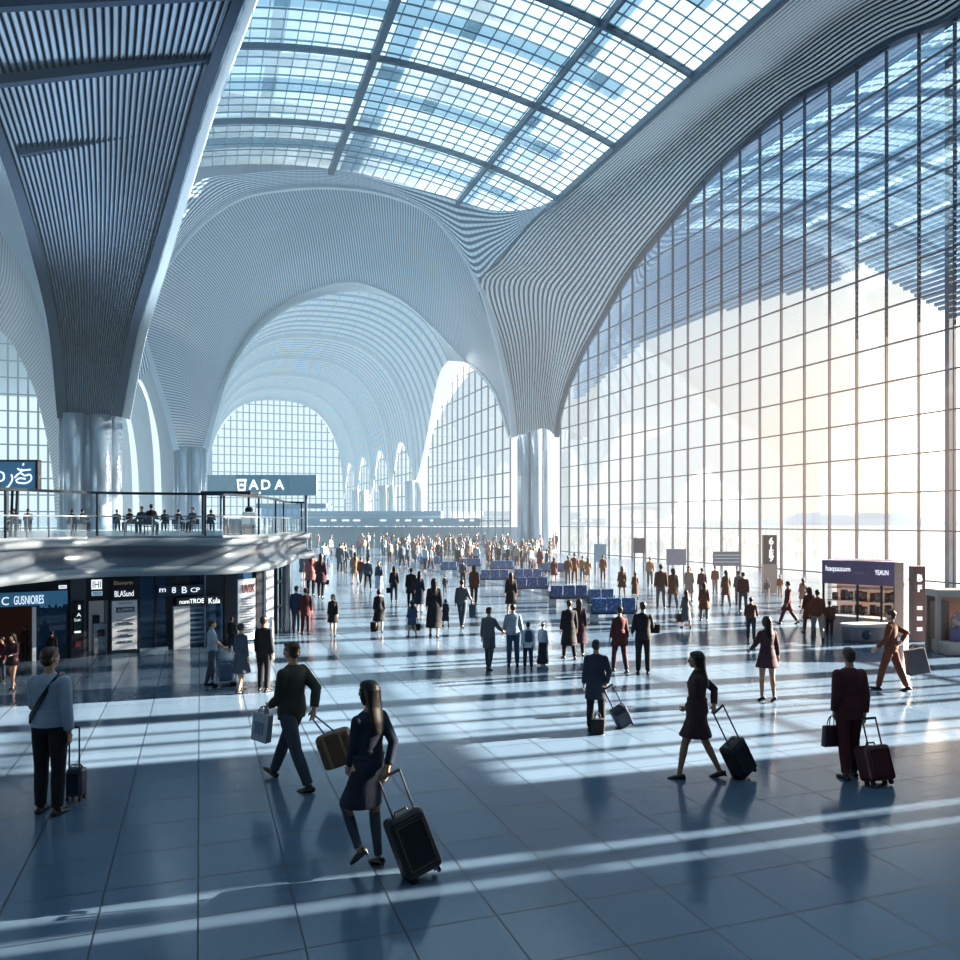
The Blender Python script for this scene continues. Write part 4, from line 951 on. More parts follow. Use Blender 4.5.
def hand(mb, p, i, hi, k):
    S, e, w = p.armp[i]; d = (w-e).normalized(); sg = (-1, 1)[i]
    # palm faces the thigh: side axis points forward
    fw = p.T(Vector((0, 1, 0))); side = (fw-d*fw.dot(d)); side = side.normalized() if side.length > .25 else (Vector((-sg, 0, 0))-d*(-sg*d.x)).normalized()
    nrm = d.cross(side).normalized()
    if nrm.dot(Vector((-sg, 0, 0))) < 0: nrm = -nrm           # palm normal, towards the body
    pc = w+d*.048
    a, b = w+d*.0, w+d*.088
    mb.rings([(a, side*.024, nrm*.018), (w+d*.03, side*.034*k, nrm*.017), (w+d*.07, side*.040*k, nrm*.015), (b, side*.036*k, nrm*.012)], 12)
    c = p.curl
    for j, (o, ln) in enumerate(((.030, .070), (.010, .078), (-.010, .073), (-.029, .058))):
        q = b+side*o*k-d*.008; ang = c*.9+.12*j*.3; pts = [q]; dd = d
        for sgm, fr in ((.45, .6), (.32, .9), (.23, .7)):
            dd = (dd*math.cos(ang*fr)+nrm*math.sin(ang*fr)).normalized() if sgm == .45 else dd
            if sgm != .45:
                n2 = (nrm-dd*nrm.dot(dd)).normalized() if abs(nrm.dot(dd)) < .97 else -d; n2 = n2 if True else n2
                dd = (dd*math.cos(ang*fr)+n2*math.sin(ang*fr)).normalized()
            pts.append(pts[-1]+dd*ln*sgm)
        mb.tube(pts, [.0098*k, .0095*k, .0088*k, .0075*k], 8)
    th = w+d*.022+side*.026
    mb.tube([th, th+side*.026+d*.026+nrm*.008, th+side*.034+d*.052+nrm*.018], [.0135, .0115, .009], 8)
def ell_leg(p, i, t):
    """point at fraction t down leg i (0 hip, 1 knee, 2 ankle)"""
    h, k, a = p.legp[i]; return h.lerp(k, t) if t <= 1 else k.lerp(a, t-1)
def garment_legs(p, grow=.012, to=1.98, waist=1.04, wide=0.0):
    mb = MB(); X = Vector((1, 0, 0)); t = p.tor; Yv = lambda r: p.T(Vector((0, r, 0)))
    mb.rings([(t(0, 0, .86), X*.12, Yv(.09)), (t(0, 0, .90), X*(.160+grow), Yv(.110+grow)), (t(0, 0, .97), X*(.156+grow), Yv(.106+grow)), (t(0, 0, waist), X*(.142+grow), Yv(.096+grow))], 20)
    for i in (0, 1):
        h, k, a = p.legp[i]; end = k.lerp(a, to-1)
        mb.tube([h+Vector((0, 0, .03)), h.lerp(k, .3), h.lerp(k, .7), k, k.lerp(a, .35), k.lerp(a, .75), end], [.088+grow, .085+grow, .070+grow, .060+grow+wide*.3, .060+grow+wide*.6, .050+grow+wide, .047+grow+wide], 16)
        mb.ball(k, .060+grow, 12)
    return mb
def garment_top(p, grow=.014, hem=.86, sleeve=.94, flare=.0, neck=1.475, collar=True, chest=0.0):
    mb = MB(); X = Vector((1, 0, 0)); f = p.fem; t = p.tor; Yv = lambda r: p.T(Vector((0, r, 0)))
    w = lambda m_, f_: (f_ if f else m_)+grow
    if hem < .965:
        b_ = skirt_shapes(p, hem, grow=grow+.012, flare=flare, z_top=1.10); mb.add(b_.v, b_.f); rs = []
    else: rs = [(t(0, 0, hem), X*(w(.158, .160)+flare), Yv(w(.112, .112)+flare))]
    rs += [(t(0, 0, 1.08), X*w(.153, .122), Yv(w(.105, .096))), (t(0, 0, 1.20), X*w(.158, .132), Yv(w(.108, .103))), (t(0, 0, 1.31), X*w(.168, .145), Yv(w(.116, .122))), (t(0, -.01, 1.39), X*w(.182, .158), Yv(w(.102, .10))), (t(0, -.012, 1.435), X*w(.152, .132), Yv(w(.080, .078))), (t(0, -.012, 1.462), X*w(.098, .085), Yv(w(.064, .060))), (t(0, -.012, neck), X*w(.062, .054), Yv(w(.058, .052)))]
    mb.rings(rs, 24)
    if collar: mb.tube([t(0, -.012, 1.45), t(0, -.016, 1.495)], [.080, .062], 18)
    for i in (0, 1):
        S, e, wv = p.armp[i]; k = .90 if f else 1; end = S.lerp(e, sleeve*2) if sleeve <= .5 else e.lerp(wv, sleeve*2-1)
        mb.ball(S, (.052+grow)*k, 14)
        if sleeve <= .5: mb.tube([S, S.lerp(end, .5), end], [(.053+grow)*k, (.052+grow)*k, (.050+grow)*k], 14)
        else:
            mb.tube([S, S.lerp(e, .45), e, e.lerp(end, .5), end], [(.053+grow)*k, (.050+grow)*k, (.044+grow)*k, (.040+grow)*k, (.033+grow)*k], 14); mb.ball(e, (.044+grow)*k, 12)
    return mb
def skirt_shapes(p, z_end, grow=.02, flare=.05, z_top=1.06):
    """rings from the waist down that wrap both legs at every height"""
    mb = MB(); rs = []; n = max(6, int((z_top-z_end)/.05)); X = Vector((1, 0, 0))
    for k in range(n):
        z = z_top+(z_end-z_top)*k/(n-1)
        if z > .92:
            c = p.tor(0, 0, z); rx = (.122+.04*max(0, min(1, (1.06-z)/.12))) if p.fem else (.150+.014*max(0, min(1, (1.06-z)/.12))); ry = .104+.020*max(0, min(1, (1.06-z)/.12))
            rs.append((c, X*(rx+grow), p.T(Vector((0, ry+grow, 0)))))
        else:
            pts = []
            for i in (0, 1):
                h, kn, a = p.legp[i]
                for j in range(41):
                    q = ell_leg(p, i, j/20)
                    if abs(q.z-z) < .035: pts.append((q, .075 if j < 20 else .05))
            if not pts: pts = [(Vector((0, 0, z)), .1)]
            fr = (.92-z)/max(.05, .92-z_end)
            x0 = min(q.x-r for q, r in pts); x1 = max(q.x+r for q, r in pts); y0 = min(q.y-r for q, r in pts); y1 = max(q.y+r for q, r in pts)
            rx = max((x1-x0)/2, .172)+grow*.6+flare*fr; ry = max((y1-y0)/2, .118)+grow*.6+flare*fr*.8
            rs.append((Vector(((x0+x1)/2, (y0+y1)/2, z)), X*rx, Vector((0, ry, 0))))
    mb.rings(rs, 28); return mb
def hair_shapes(hv, Rm, p, style):
    mb = MB()
    if style == 'bald': return None
    mb.ball(hv(0, -.022, .040), (.084, .098, .090), 20, mtx=Rm)                      # cap
    if style in ('short', 'parted'):
        mb.ball(hv(0, -.050, -.005), (.078, .062, .075), 16, mtx=Rm)
        mb.ball(hv(0, .030, .086), (.060, .055, .034), 14, mtx=Rm)
    if style in ('long', 'bob', 'half'):
        L = {'long': -.36, 'bob': -.10, 'half': -.20}[style]; t = p.tor
        mb.ball(hv(0, .012, .072), (.074, .076, .050), 14, mtx=Rm)
        e = hv(0, -.075, L) if style == 'bob' else t(0, -.135, 1.63+L)
        mb.rings([(hv(0, -.04, .05), Rm @ Vector((.088, 0, 0)), Rm @ Vector((0, .085, 0))), (hv(0, -.06, -.05), Rm @ Vector((.092, 0, 0)), Rm @ Vector((0, .066, 0))), (hv(0, -.078, -.12) if style != 'bob' else hv(0, -.062, -.09), Rm @ Vector((.092, 0, 0)), Rm @ Vector((0, .052, 0))), (hv(0, -.078, -.12).lerp(e, .55) if style != 'bob' else e, Rm @ Vector((.086, 0, 0)), Rm @ Vector((0, .046, 0))), (e, Rm @ Vector((.050 if style != 'bob' else .075, 0, 0)), Rm @ Vector((0, .026, 0)))], 20)
        for sg in (-1, 1): mb.tube([hv(sg*.074, .02, .05), hv(sg*.083, .005, -.03), hv(sg*.078, -.02, -.10)], [.022, .024, .016], 10)
    if style == 'bun': mb.ball(hv(0, -.115, .06), (.045, .045, .045), 14, mtx=Rm); mb.ball(hv(0, -.050, -.005), (.076, .060, .07), 14, mtx=Rm)
    if style == 'tail':
        mb.ball(hv(0, -.050, -.005), (.076, .060, .07), 14, mtx=Rm); mb.tube([hv(0, -.10, .06), hv(0, -.15, .03), hv(0, -.15, -.08), hv(0, -.13, -.17)], [.026, .034, .032, .012], 12)
    return mb
def shoe_shapes(p, i, heel=False):
    mb = MB(); h, kn, a = p.legp[i]; fd = p.foot[i]; dn = Vector((0, 0, -1)); up = -dn
    # sole plane spanned by fd; keep it under the ankle
    sd = fd.cross(Vector((0, 0, 1))).normalized(); u = sd.cross(fd).normalized()
    base = a-u*.052
    mb.rings([(base-fd*.075, sd*.024, u*.022), (base-fd*.06, sd*.036, u*.034), (base-fd*.01, sd*.040, u*.040), (base+fd*.06-u*.004, sd*.043, u*.034), (base+fd*.13-u*.010, sd*.043, u*.026), (base+fd*.178-u*.014, sd*.026, u*.016)], 16)
    if not heel: mb.tube([a-u*.03, a+u*.005], [.044, .042], 14)
    if heel: mb.tube([base-fd*.055, base-fd*.06-u*.055], [.02, .010], 10)
    return mb
PCOUNT = 0
def make_person(spec, vox=.010, hi=True, name='person'):
    """person Empty > body, hair, clothing parts, shoes"""
    p = Pose(**spec.get('pose', {})); g = spec.get('build', 1.0)
    root = empty(name); H = spec.get('h', 1.7); sc = H/1.752
    skin = spec.get('skin', m_skin)
    mb, hv, Rm = body_shapes(p, hi)
    def part(nm, shapes, m, v, sm=3):
        me = remesh(shapes, v, sm, nm); me.transform(Matrix.Scale(sc, 4) @ Matrix.Translation((0, 0, p.dz)))
        if g != 1: me.transform(Matrix.Diagonal((g, g, 1, 1)))
        me.materials.append(m); o = bpy.data.objects.new(nm, me); COL.objects.link(o); o.parent = root; return o
    body = part('body', mb, skin, vox, 3)
    vc = vox*1.15
    hs = hair_shapes(hv, Rm, p, spec.get('hair', 'short'))
    if hs: part('hair', hs, spec.get('hairm', m_hair), vc, 3)
    for gm in spec['wear']:
        k = gm[0]; kw = gm[2] if len(gm) > 2 else {}
        if k == 'tights': part('tights', garment_legs(p, grow=-.006, to=2.0), gm[1], vc*.8)
        elif k == 'trousers': part('trousers', garment_legs(p, **kw), gm[1], vc)
        elif k in ('jacket', 'shirt', 'sweater', 'coat_top'): part('jacket' if k == 'coat_top' else k, garment_top(p, **kw), gm[1], vc)
        elif k == 'skirt': part('skirt', skirt_shapes(p, **kw), gm[1], vc)
        elif k == 'dress':
            kw = dict(kw); ze = kw.pop('end', .62); fl = kw.pop('flare', .05); a = garment_top(p, hem=1.05, collar=False, **kw); b = skirt_shapes(p, ze, flare=fl, grow=kw.get('grow', .014)+.006, z_top=1.12); a.add(b.v, b.f); part('dress', a, gm[1], vc)
        elif k == 'coat':
            kw = dict(kw); ze = kw.pop('end', .55); fl = kw.pop('flare', .06); a = garment_top(p, hem=1.05, **kw); b = skirt_shapes(p, ze, flare=fl, grow=kw.get('grow', .014)+.016, z_top=1.12); a.add(b.v, b.f); part('coat', a, gm[1], vc)
        elif k == 'strap':
            t = p.tor; mbs = MB(); pts = [t(.10, .118, 1.40), t(.115, .03, 1.478), t(.105, -.09, 1.42), t(-.02, -.137, 1.22), t(-.15, -.11, 1.03), t(-.185, -.02, .97), t(-.15, .10, 1.03), t(0, .145, 1.22), t(.10, .118, 1.40)]
            mbs.path(catmull(pts, 60), .012, .045, up=(0, 0, 1)); me = bpy.data.meshes.new('bag_strap'); me.from_pydata(mbs.v, [], mbs.f); me.transform(Matrix.Scale(sc, 4) @ Matrix.Translation((0, 0, p.dz))); me.materials.append(gm[1]); o = bpy.data.objects.new('bag_strap', me); COL.objects.link(o); o.parent = root
        elif k == 'backpack':
            t = p.tor; mbs = MB(); c = t(0, -.20, 1.22); mbs.rings([(t(0, -.20, 1.02), Vector((.10, 0, 0)), p.T(Vector((0, .05, 0)))), (t(0, -.21, 1.06), Vector((.15, 0, 0)), p.T(Vector((0, .09, 0)))), (t(0, -.20, 1.25), Vector((.15, 0, 0)), p.T(Vector((0, .085, 0)))), (t(0, -.18, 1.42), Vector((.12, 0, 0)), p.T(Vector((0, .06, 0)))), (t(0, -.17, 1.46), Vector((.06, 0, 0)), p.T(Vector((0, .03, 0))))], 18)
            for sg in (-1, 1): mbs.tube([t(sg*.10, -.13, 1.44), t(sg*.11, -.02, 1.50), t(sg*.11, .11, 1.36), t(sg*.13, .05, 1.15), t(sg*.13, -.12, 1.08)], .016, 8)
            part('backpack', mbs, gm[1], vc*1.1)
    sh = spec.get('shoes', m_shoe)
    if sh:
        for i in (0, 1): part('shoe', shoe_shapes(p, i, spec.get('heel', False)), sh, max(.007, vox*.9), 2)
    if hi:
        for sg in (-1, 1):
            mbe = MB(); c = hv(sg*.031, .072, .012); mbe.ball(c, .0125, 12)
            mbi = hv(sg*.031, .083, .012); mi = MB(); mi.ball(mbi, .0065, 10); e2 = MB(); e2.add(mbe.v, mbe.f, 0); e2.add(mi.v, mi.f, 1)
            o = e2.build('eye', [m_eye, m_iris], body, smooth=True); o.data.transform(Matrix.Scale(sc, 4) @ Matrix.Translation((0, 0, p.dz)))
    root['_sc'] = sc
    return root, p, sc
def place_at(root, px, py, face, z=0.0):
    """stand the figure on the floor point seen at (px, py); face: degrees, 0 = away from the viewer, 90 = to the picture's left"""
    g_ = pZ(px, py, z); root.location = g_; root.rotation_euler = (0, 0, -YAW+R_(face)); return g_
def height_for(px_top, py_feet, z=0.0, px=480):
    return (py_feet-px_top)*depth(pZ(px, py_feet, z))/F
def world_hand(root, p, sc, i, extra=.0):
    v = (p.armp[i][2]+p.hand_dir(i)*(.075+extra)+Vector((0, 0, p.dz)))*sc
    return Matrix.Translation(root.location) @ Matrix.Rotation(root.rotation_euler[2], 4, 'Z') @ v
# ================================================================== LUGGAGE
def frame_m(o, x, y, z):
    m = Matrix.Identity(4)
    for i, a in enumerate((x, y, z)): m[0][i], m[1][i], m[2][i] = a
    m.translation = o; return m
def make_suitcase(name, label, B, H, w, h, d, m, trim, tilt=True, cat='suitcase', poles=2, front_side=-1, wheelsize=.035, lat=None):
    """wheeled case: wheels touch the floor at B, grip reaches H; broad faces look along the pulling direction"""
    B = Vector(B); H = Vector(H); u = (H-B).normalized() if tilt else Vector((0, 0, 1))
    hd = Vector((u.x, u.y, 0)) if tilt else FWD
    if lat is not None: x = (Vector(lat)-u*Vector(lat).dot(u)).normalized()
    else: x = hd.cross(Vector((0, 0, 1))).normalized()
    y = u.cross(x).normalized()
    r = empty(name); r.matrix_world = frame_m(B+Vector((0, 0, wheelsize)), x, y, u); tag(r, label, cat)
    L = (H-B).length
    sh = MB().box((-w/2, -d/2, .02), (w/2, d/2, h)).build('shell', m, r, bevel=.045)
    for s_ in (-1, 1):
        MB().box((-w*.40, s_*d/2-.008, h*.10), (w*.40, s_*d/2+.012, h*.90)).build('front_panel', m, sh, bevel=.012)
        f = MB()
        for a, b in (((-w*.36, h*.16), (w*.36, h*.16)), ((w*.36, h*.16), (w*.36, h*.84)), ((w*.36, h*.84), (-w*.36, h*.84)), ((-w*.36, h*.84), (-w*.36, h*.16))):
            f.bar((a[0], s_*(d/2+.013), a[1]), (b[0], s_*(d/2+.013), b[1]), .009, .008)
        f.build('piping', trim, sh)
    f = MB(); f.tube([(-.07, 0, h), (-.06, 0, h+.028), (.06, 0, h+.028), (.07, 0, h)], .010, 8); f.build('carry_handle', m_shoe, r)
    top = L if tilt else (H.z-B.z)
    hw = min(w*.30, .11)
    for s_ in (-1, 1): MB().tube([(s_*hw, -d*.3, h-.02), (s_*hw, -d*.3, top-.02)], .010, 8).build('telescopic_pole', m_railm, r)
    MB().tube([(-max(hw, .06), -d*.3, top-.02), (max(hw, .06), -d*.3, top-.02)], .016, 10).build('grip', m_shoe, r)
    for sx in (-1, 1):
        for sy in ((-1, 1) if not tilt else (-.6, .6)):
            MB().tube([(sx*w*.36-.012, sy*d*.36, 0), (sx*w*.36+.012, sy*d*.36, 0)], wheelsize, 14).build('wheel', m_shoe, r)
    return r
def make_bag(name, label, top, w, h, d, m, cat='bag', yaw=0.0, tilt=0.0, paper=None, handle=.16, taper=.88):
    """bag hanging from the point top: body below a loop handle"""
    r = empty(name); r.location = top; r.rotation_euler = (0, tilt, yaw); tag(r, label, cat); z1 = -handle
    mb = MB(); k = taper
    mb.add([(-w/2*k, -d/2*k, z1-h), (w/2*k, -d/2*k, z1-h), (w/2*k, d/2*k, z1-h), (-w/2*k, d/2*k, z1-h), (-w/2, -d/2*.8, z1), (w/2, -d/2*.8, z1), (w/2, d/2*.8, z1), (-w/2, d/2*.8, z1)], [(3, 2, 1, 0), (4, 5, 6, 7), (0, 1, 5, 4), (1, 2, 6, 5), (2, 3, 7, 6), (3, 0, 4, 7)])
    mb.build('body', m, r, bevel=.02 if paper is None else .004)
    for s_ in (-1, 1):
        MB().tube(catmull([(-w*.22, s_*d*.3, z1-.02), (-w*.16, s_*d*.15, z1*.35), (0, 0, -.005), (w*.16, s_*d*.15, z1*.35), (w*.22, s_*d*.3, z1-.02)], 16), .007, 6).build('handle', m_shoe, r)
    if paper:
        f = MB()
        for s_ in (-1, 1):
            for k_ in range(3): f.box((-w*.30+k_*w*.21, s_*d*.46-.004, z1-h*.75), (-w*.30+k_*w*.21+w*.15, s_*d*.46+.004, z1-h*.3))
        f.build('printed_pattern', paper, r)
    return r
C_ = dict(black=(.011, .012, .017), navy=(.018, .028, .055), maroon=(.085, .018, .022), brown=(.10, .045, .03), grey=(.10, .11, .13), pale=(.32, .40, .50), jeans=(.05, .11, .20), olive=(.045, .048, .04), blue=(.03, .06, .13), plum=(.055, .022, .035), rust=(.17, .055, .03), white=(.55, .6, .66), tan=(.26, .17, .12), rose=(.30, .12, .12), slate=(.05, .07, .10), sand=(.36, .30, .26))
def cl(n): return cloth(n, C_[n])
WALK = ((24, 5, 12), (-18, 16, -22)); WALK2 = ((-16, 18, -22), (22, 6, 10)); STAND = ((0, 2, 0), (0, 2, 0)); EASY = ((4, 6, 0), (-3, 4, 0)); SLOW = ((12, 6, 4), (-10, 10, -10))
def spawn(px, top, feet, face, spec, label, hands=None, vox=.016, hi=False, z=0.0, group=None, hmax=None):
    """figure whose soles are on the floor at (px, feet) and whose crown reaches image row top; hands: side -> (px, row, depth offset)"""
    h = height_for(top, feet, z); spec = dict(spec); spec['h'] = h; sc = h/1.752
    base = pZ(px, feet, z); d = depth(base); rot = -YAW+R_(face)
    if hands:
        pose = dict(spec.get('pose', {})); p0 = Pose(**pose); arms = list(pose.get('arms', ((0, 8, 8), (0, 8, 8))))
        for i, (hx_, hy_, off) in hands.items():
            W = pD(hx_, hy_, d+off); l = Matrix.Rotation(-rot, 4, 'Z') @ (W-base); l = l/sc-Vector((0, 0, p0.dz)); S = p0.sho[i]
            l = l-(l-S).normalized()*.085; arms[i] = ('ik', tuple(l))
        pose['arms'] = tuple(arms); spec['pose'] = pose
    r, p, sc = make_person(spec, vox, hi); place_at(r, px, feet, face, z); tag(r, label, 'person', group)
    return r, p, sc
def hand_w(r, p, sc, i): return world_hand(r, p, sc, i)
BLK = cl('black')
# ================================================================== FOREGROUND PEOPLE
V = .0075
r, p, sc = spawn(50, 648, 813, -4, dict(hair='short', hairm=m_hairb, pose=dict(legs=((2, 3, 0), (-2, 3, 0)), spread=1.5, arms=((18, 12, 62), (0, 8, 8)), head=(-14, 0)), wear=[('trousers', BLK), ('sweater', cl('pale'), dict(hem=.93, grow=.018)), ('strap', m_shoe)]),
    'man in a pale blue sweater with a black cross-body strap, seen from behind', hands={1: (70, 741, -.05)}, vox=V, hi=True)
h = hand_w(r, p, sc, 1)
g_ = gnd(76.5, 800); make_suitcase('suitcase', 'small upright navy suitcase held beside the man in the pale sweater', g_, Vector((g_.x, g_.y, h.z+.02)), .20, .36, .17, mat('case_navy', (.012, .03, .07), .4), m_railm, tilt=False)
r, p, sc = spawn(292, 637, 785, 62, dict(hair='short', hairm=m_hairb, pose=dict(legs=((-20, 8, -12), (27, 2, 18)), arms=((28, 8, 12), (-16, 10, 10)), head=(8, -4)), wear=[('trousers', cl('slate')), ('jacket', cl('olive'), dict(hem=.86, grow=.02))]),
    'man in a dark olive jacket striding left with a shopping bag and a brown bag', hands={0: (269, 710, .1), 1: (316, 716, -.1)}, vox=V, hi=True)
hl, hr = hand_w(r, p, sc, 0), hand_w(r, p, sc, 1)
make_bag('shopping_bag', 'pale paper shopping bag with a printed grid, carried in front by the man in olive', hl-RGT*.06+Vector((0, 0, .015)), .27, .36, .11, mat('paper_pale', (.48, .55, .62), .7), 'shopping bag', -YAW-.5, .12, mat('print_blue', (.20, .30, .42), .6), handle=.10, taper=.95)
s_ = depth(hr)/F; du = Vector((RGT.x, RGT.y, 0))
def soft_bag(name, label, hand, cpx, w, h, d, m, tilt):
    """soft case: rounded body whose top edge hangs from a hand by a short handle"""
    c = pD(cpx[0], cpx[1], depth(hand)-.13); r = empty(name, c); r.rotation_euler = (0, tilt, -YAW); tag(r, label, 'travel bag')
    mb = MB(); mb.rings([((0, 0, z), (w/2*k, 0, 0), (0, d/2*k, 0)) for z, k in ((-h/2, .78), (-h*.46, .93), (-h*.1, 1.0), (h*.25, .98), (h*.44, .9), (h/2, .72))], 24)
    for v in range(len(mb.v)):
        x, y, z = mb.v[v]; mb.v[v] = (max(-w*.46, min(w*.46, x*1.15)), max(-d*.46, min(d*.46, y*1.2)), z)
    mb.build('body', m, r, bevel=.01); f = MB()
    for k in (-.22, .24): f.box((w*k-.018, -d*.49, -h*.47), (w*k+.018, -d*.455, h*.47))
    f.build('strap', mat('bag_strap_tan', (.30, .20, .13), .6), r)
    f = MB(); f.box((-w*.44, -d*.485, h*.27), (w*.44, -d*.455, h*.29)); f.build('zip', m_shoe, r)
    inv = Matrix.Rotation(-tilt, 4, 'Y') @ Matrix.Rotation(YAW, 4, 'Z'); l = inv @ (hand-c)
    MB().tube(catmull([(l.x*.2-.05, 0, h*.47), tuple(l+Vector((-.03, 0, 0))), tuple(l), tuple(l+Vector((.02, 0, -.01))), (l.x*.2+.08, 0, h*.47)], 16), .010, 8).build('handle', m_shoe, r)
    return r
soft_bag('travel_bag', 'bulky brown travel bag hanging at an angle behind the man in olive', hr, (337, 748), .46, .42, .26, mat('bag_brown', (.16, .09, .055), .55, bump=.2, scale=12), R_(-20))
r, p, sc = spawn(369, 683, 868, 48, dict(hair='long', pose=dict(fem=True, legs=((32, 62, -42, 1), (5, 12, -16, 1)), arms=((14, 8, 14), (-8, 10, 10)), head=(12, 0)), heel=True, skin=m_skin, wear=[('tights', cl('slate')), ('dress', cl('navy'), dict(end=.56, flare=.02, grow=.012))]),
    'woman in a fitted navy dress with long dark hair walking away, nearest to the viewer', hands={0: (345, 787, .12), 1: (389, 777, -.12)}, vox=V, hi=True)
h = hand_w(r, p, sc, 1); b_ = gnd(424, 878)
make_suitcase('suitcase', 'black suitcase tilted on its wheels behind the long-haired woman in navy', b_, h, .37, .60, .24, mat('case_black', (.018, .020, .026), .4, bump=.1), mat('case_trim', (.14, .11, .09), .5), lat=RGT+FWD*.45)
r, p, sc = spawn(596, 640, 731, -6, dict(hair='short', pose=dict(legs=EASY, arms=((5, 8, 14), (0, 8, 8))), wear=[('trousers', BLK), ('coat', cl('navy'), dict(end=.62, flare=.02))]),
    'short dark-coated traveller seen from behind in the middle of the floor with two small cases', hands={1: (607, 688, -.05)}, hi=True, vox=.010)
h = hand_w(r, p, sc, 1)
make_suitcase('suitcase', 'small navy wheeled case leaning right of the short dark-coated traveller', gnd(625.5, 727), h, .27, .36, .2, mat('case_blue', (.02, .03, .06), .4), m_railm, lat=RGT+FWD*.3)
g_ = gnd(594, 731.5); o = make_bag('holdall', 'small black holdall standing at the feet of the short dark-coated traveller', g_+Vector((-.02, -.16, .345)), .22, .24, .14, BLK, 'bag', -YAW, 0, handle=.10)
r, p, sc = spawn(697, 650, 778, 72, dict(hair='long', pose=dict(fem=True, legs=((20, 10, -8, 2), (-14, 12, -20, 2)), arms=((10, 8, 12), (-20, 10, 6)), head=(6, 0)), heel=True, skin=m_skin2, wear=[('coat', cl('plum'), dict(end=.60, flare=.03, grow=.016))]),
    'long-haired woman in a plum coat walking left, pulling a black suitcase', hands={0: (684, 712, .1), 1: (717, 711, -.1)}, vox=V, hi=True)
h = hand_w(r, p, sc, 1)
make_suitcase('suitcase', 'black suitcase rolling behind the woman in the plum coat', gnd(746, 777), h, .33, .50, .22, mat('case_charcoal', (.022, .02, .028), .4), m_railm, lat=RGT*.9+FWD*.5)
r, p, sc = spawn(767, 618, 701, 8, dict(hair='long', pose=dict(fem=True, legs=((3, 4, -20, 1), (-4, 6, -24, 1)), arms=((22, 14, 30), (0, 14, 8))), heel=True, skin=m_skin2, wear=[('dress', cl('plum'), dict(end=.68, flare=.07))]),
    'woman in a short dark flared dress walking away towards the glass wall', vox=.010, hi=True)
r, p, sc = spawn(849, 648, 777, 6, dict(hair='short', hairm=m_hairb, pose=dict(legs=((-5, 4, 0, 1), (6, 5, 0, 1)), arms=((2, 12, 10), (-6, 14, 8))), wear=[('trousers', cl('maroon')), ('jacket', cl('maroon'), dict(hem=.80, grow=.022, flare=.01))]),
    'man in a maroon suit seen from behind with a briefcase and a maroon suitcase', hands={0: (834, 718, .02), 1: (865, 721, -.08)}, vox=V, hi=True)
hl, hr = hand_w(r, p, sc, 0), hand_w(r, p, sc, 1)
make_bag('briefcase', 'flat plum briefcase in the left hand of the man in the maroon suit', hl+Vector((-.03, 0, .02)), .27, .28, .08, mat('leather_plum', (.07, .035, .055), .4), 'briefcase', -YAW+.35, .06, handle=.13, taper=1.0)
make_suitcase('suitcase', 'large maroon suitcase rolling beside the man in the maroon suit', gnd(879, 785), hr, .40, .46, .24, mat('case_maroon', (.075, .014, .018), .4), m_shoe, lat=RGT+FWD*.35)
r, p, sc = spawn(891, 609, 690, 50, dict(hair='short', hairm=m_hairb, pose=dict(legs=((18, 6, 8), (-16, 8, -16)), arms=((14, 12, 30), (-10, 14, 8))), wear=[('trousers', cl('rust')), ('jacket', cl('rust'), dict(hem=.86))]),
    'backlit man in rust-red clothes striding left, carrying a grey bag, before the purple booth', hands={1: (903, 645, -.1)}, vox=.010, hi=True)
h = hand_w(r, p, sc, 1)
make_bag('tote_bag', 'big grey tote bag hanging from the hand of the backlit man in rust red', h+RGT*.27+Vector((0, 0, .0)), .38, .50, .16, mat('tote_grey', (.14, .12, .13), .6), 'bag', -YAW, -.18, handle=.10, taper=1.12)
# ================================================================== MID-GROUND PEOPLE
def T_(t, extra=None, **k): return [('trousers', cl(t))]
def man(top_, bot, pose=STAND, kind='jacket', hem=.86, arms=((2, 8, 10), (-2, 8, 10)), hair='short', **k): return dict(hair=hair, hairm=k.pop('hairm', m_hair), pose=dict(legs=pose, arms=arms, head=k.pop('head', (0, 0)), lean=k.pop('lean', 0)), wear=[('trousers', cl(bot)), (kind, cl(top_), dict(hem=hem) if kind != 'coat' else dict(end=hem))]+k.pop('more', []), **k)
def woman(top_, kind='dress', end=.6, pose=SLOW, hair='long', arms=((6, 9, 14), (-4, 9, 10)), legs=None, **k):
    w_ = [(kind, cl(top_), dict(end=end) if kind in ('dress', 'coat') else dict(hem=.92))]
    if legs: w_ = [('trousers', cl(legs))]+w_
    if k.get('skirt'): w_.append(('skirt', cl(k.pop('skirt')), dict(z_end=k.pop('skend', .5), flare=.06)))
    return dict(hair=hair, hairm=k.pop('hairm', m_hair), pose=dict(fem=True, legs=pose, arms=arms, lean=k.pop('lean', 0)), wear=w_+k.pop('more', []), **k)
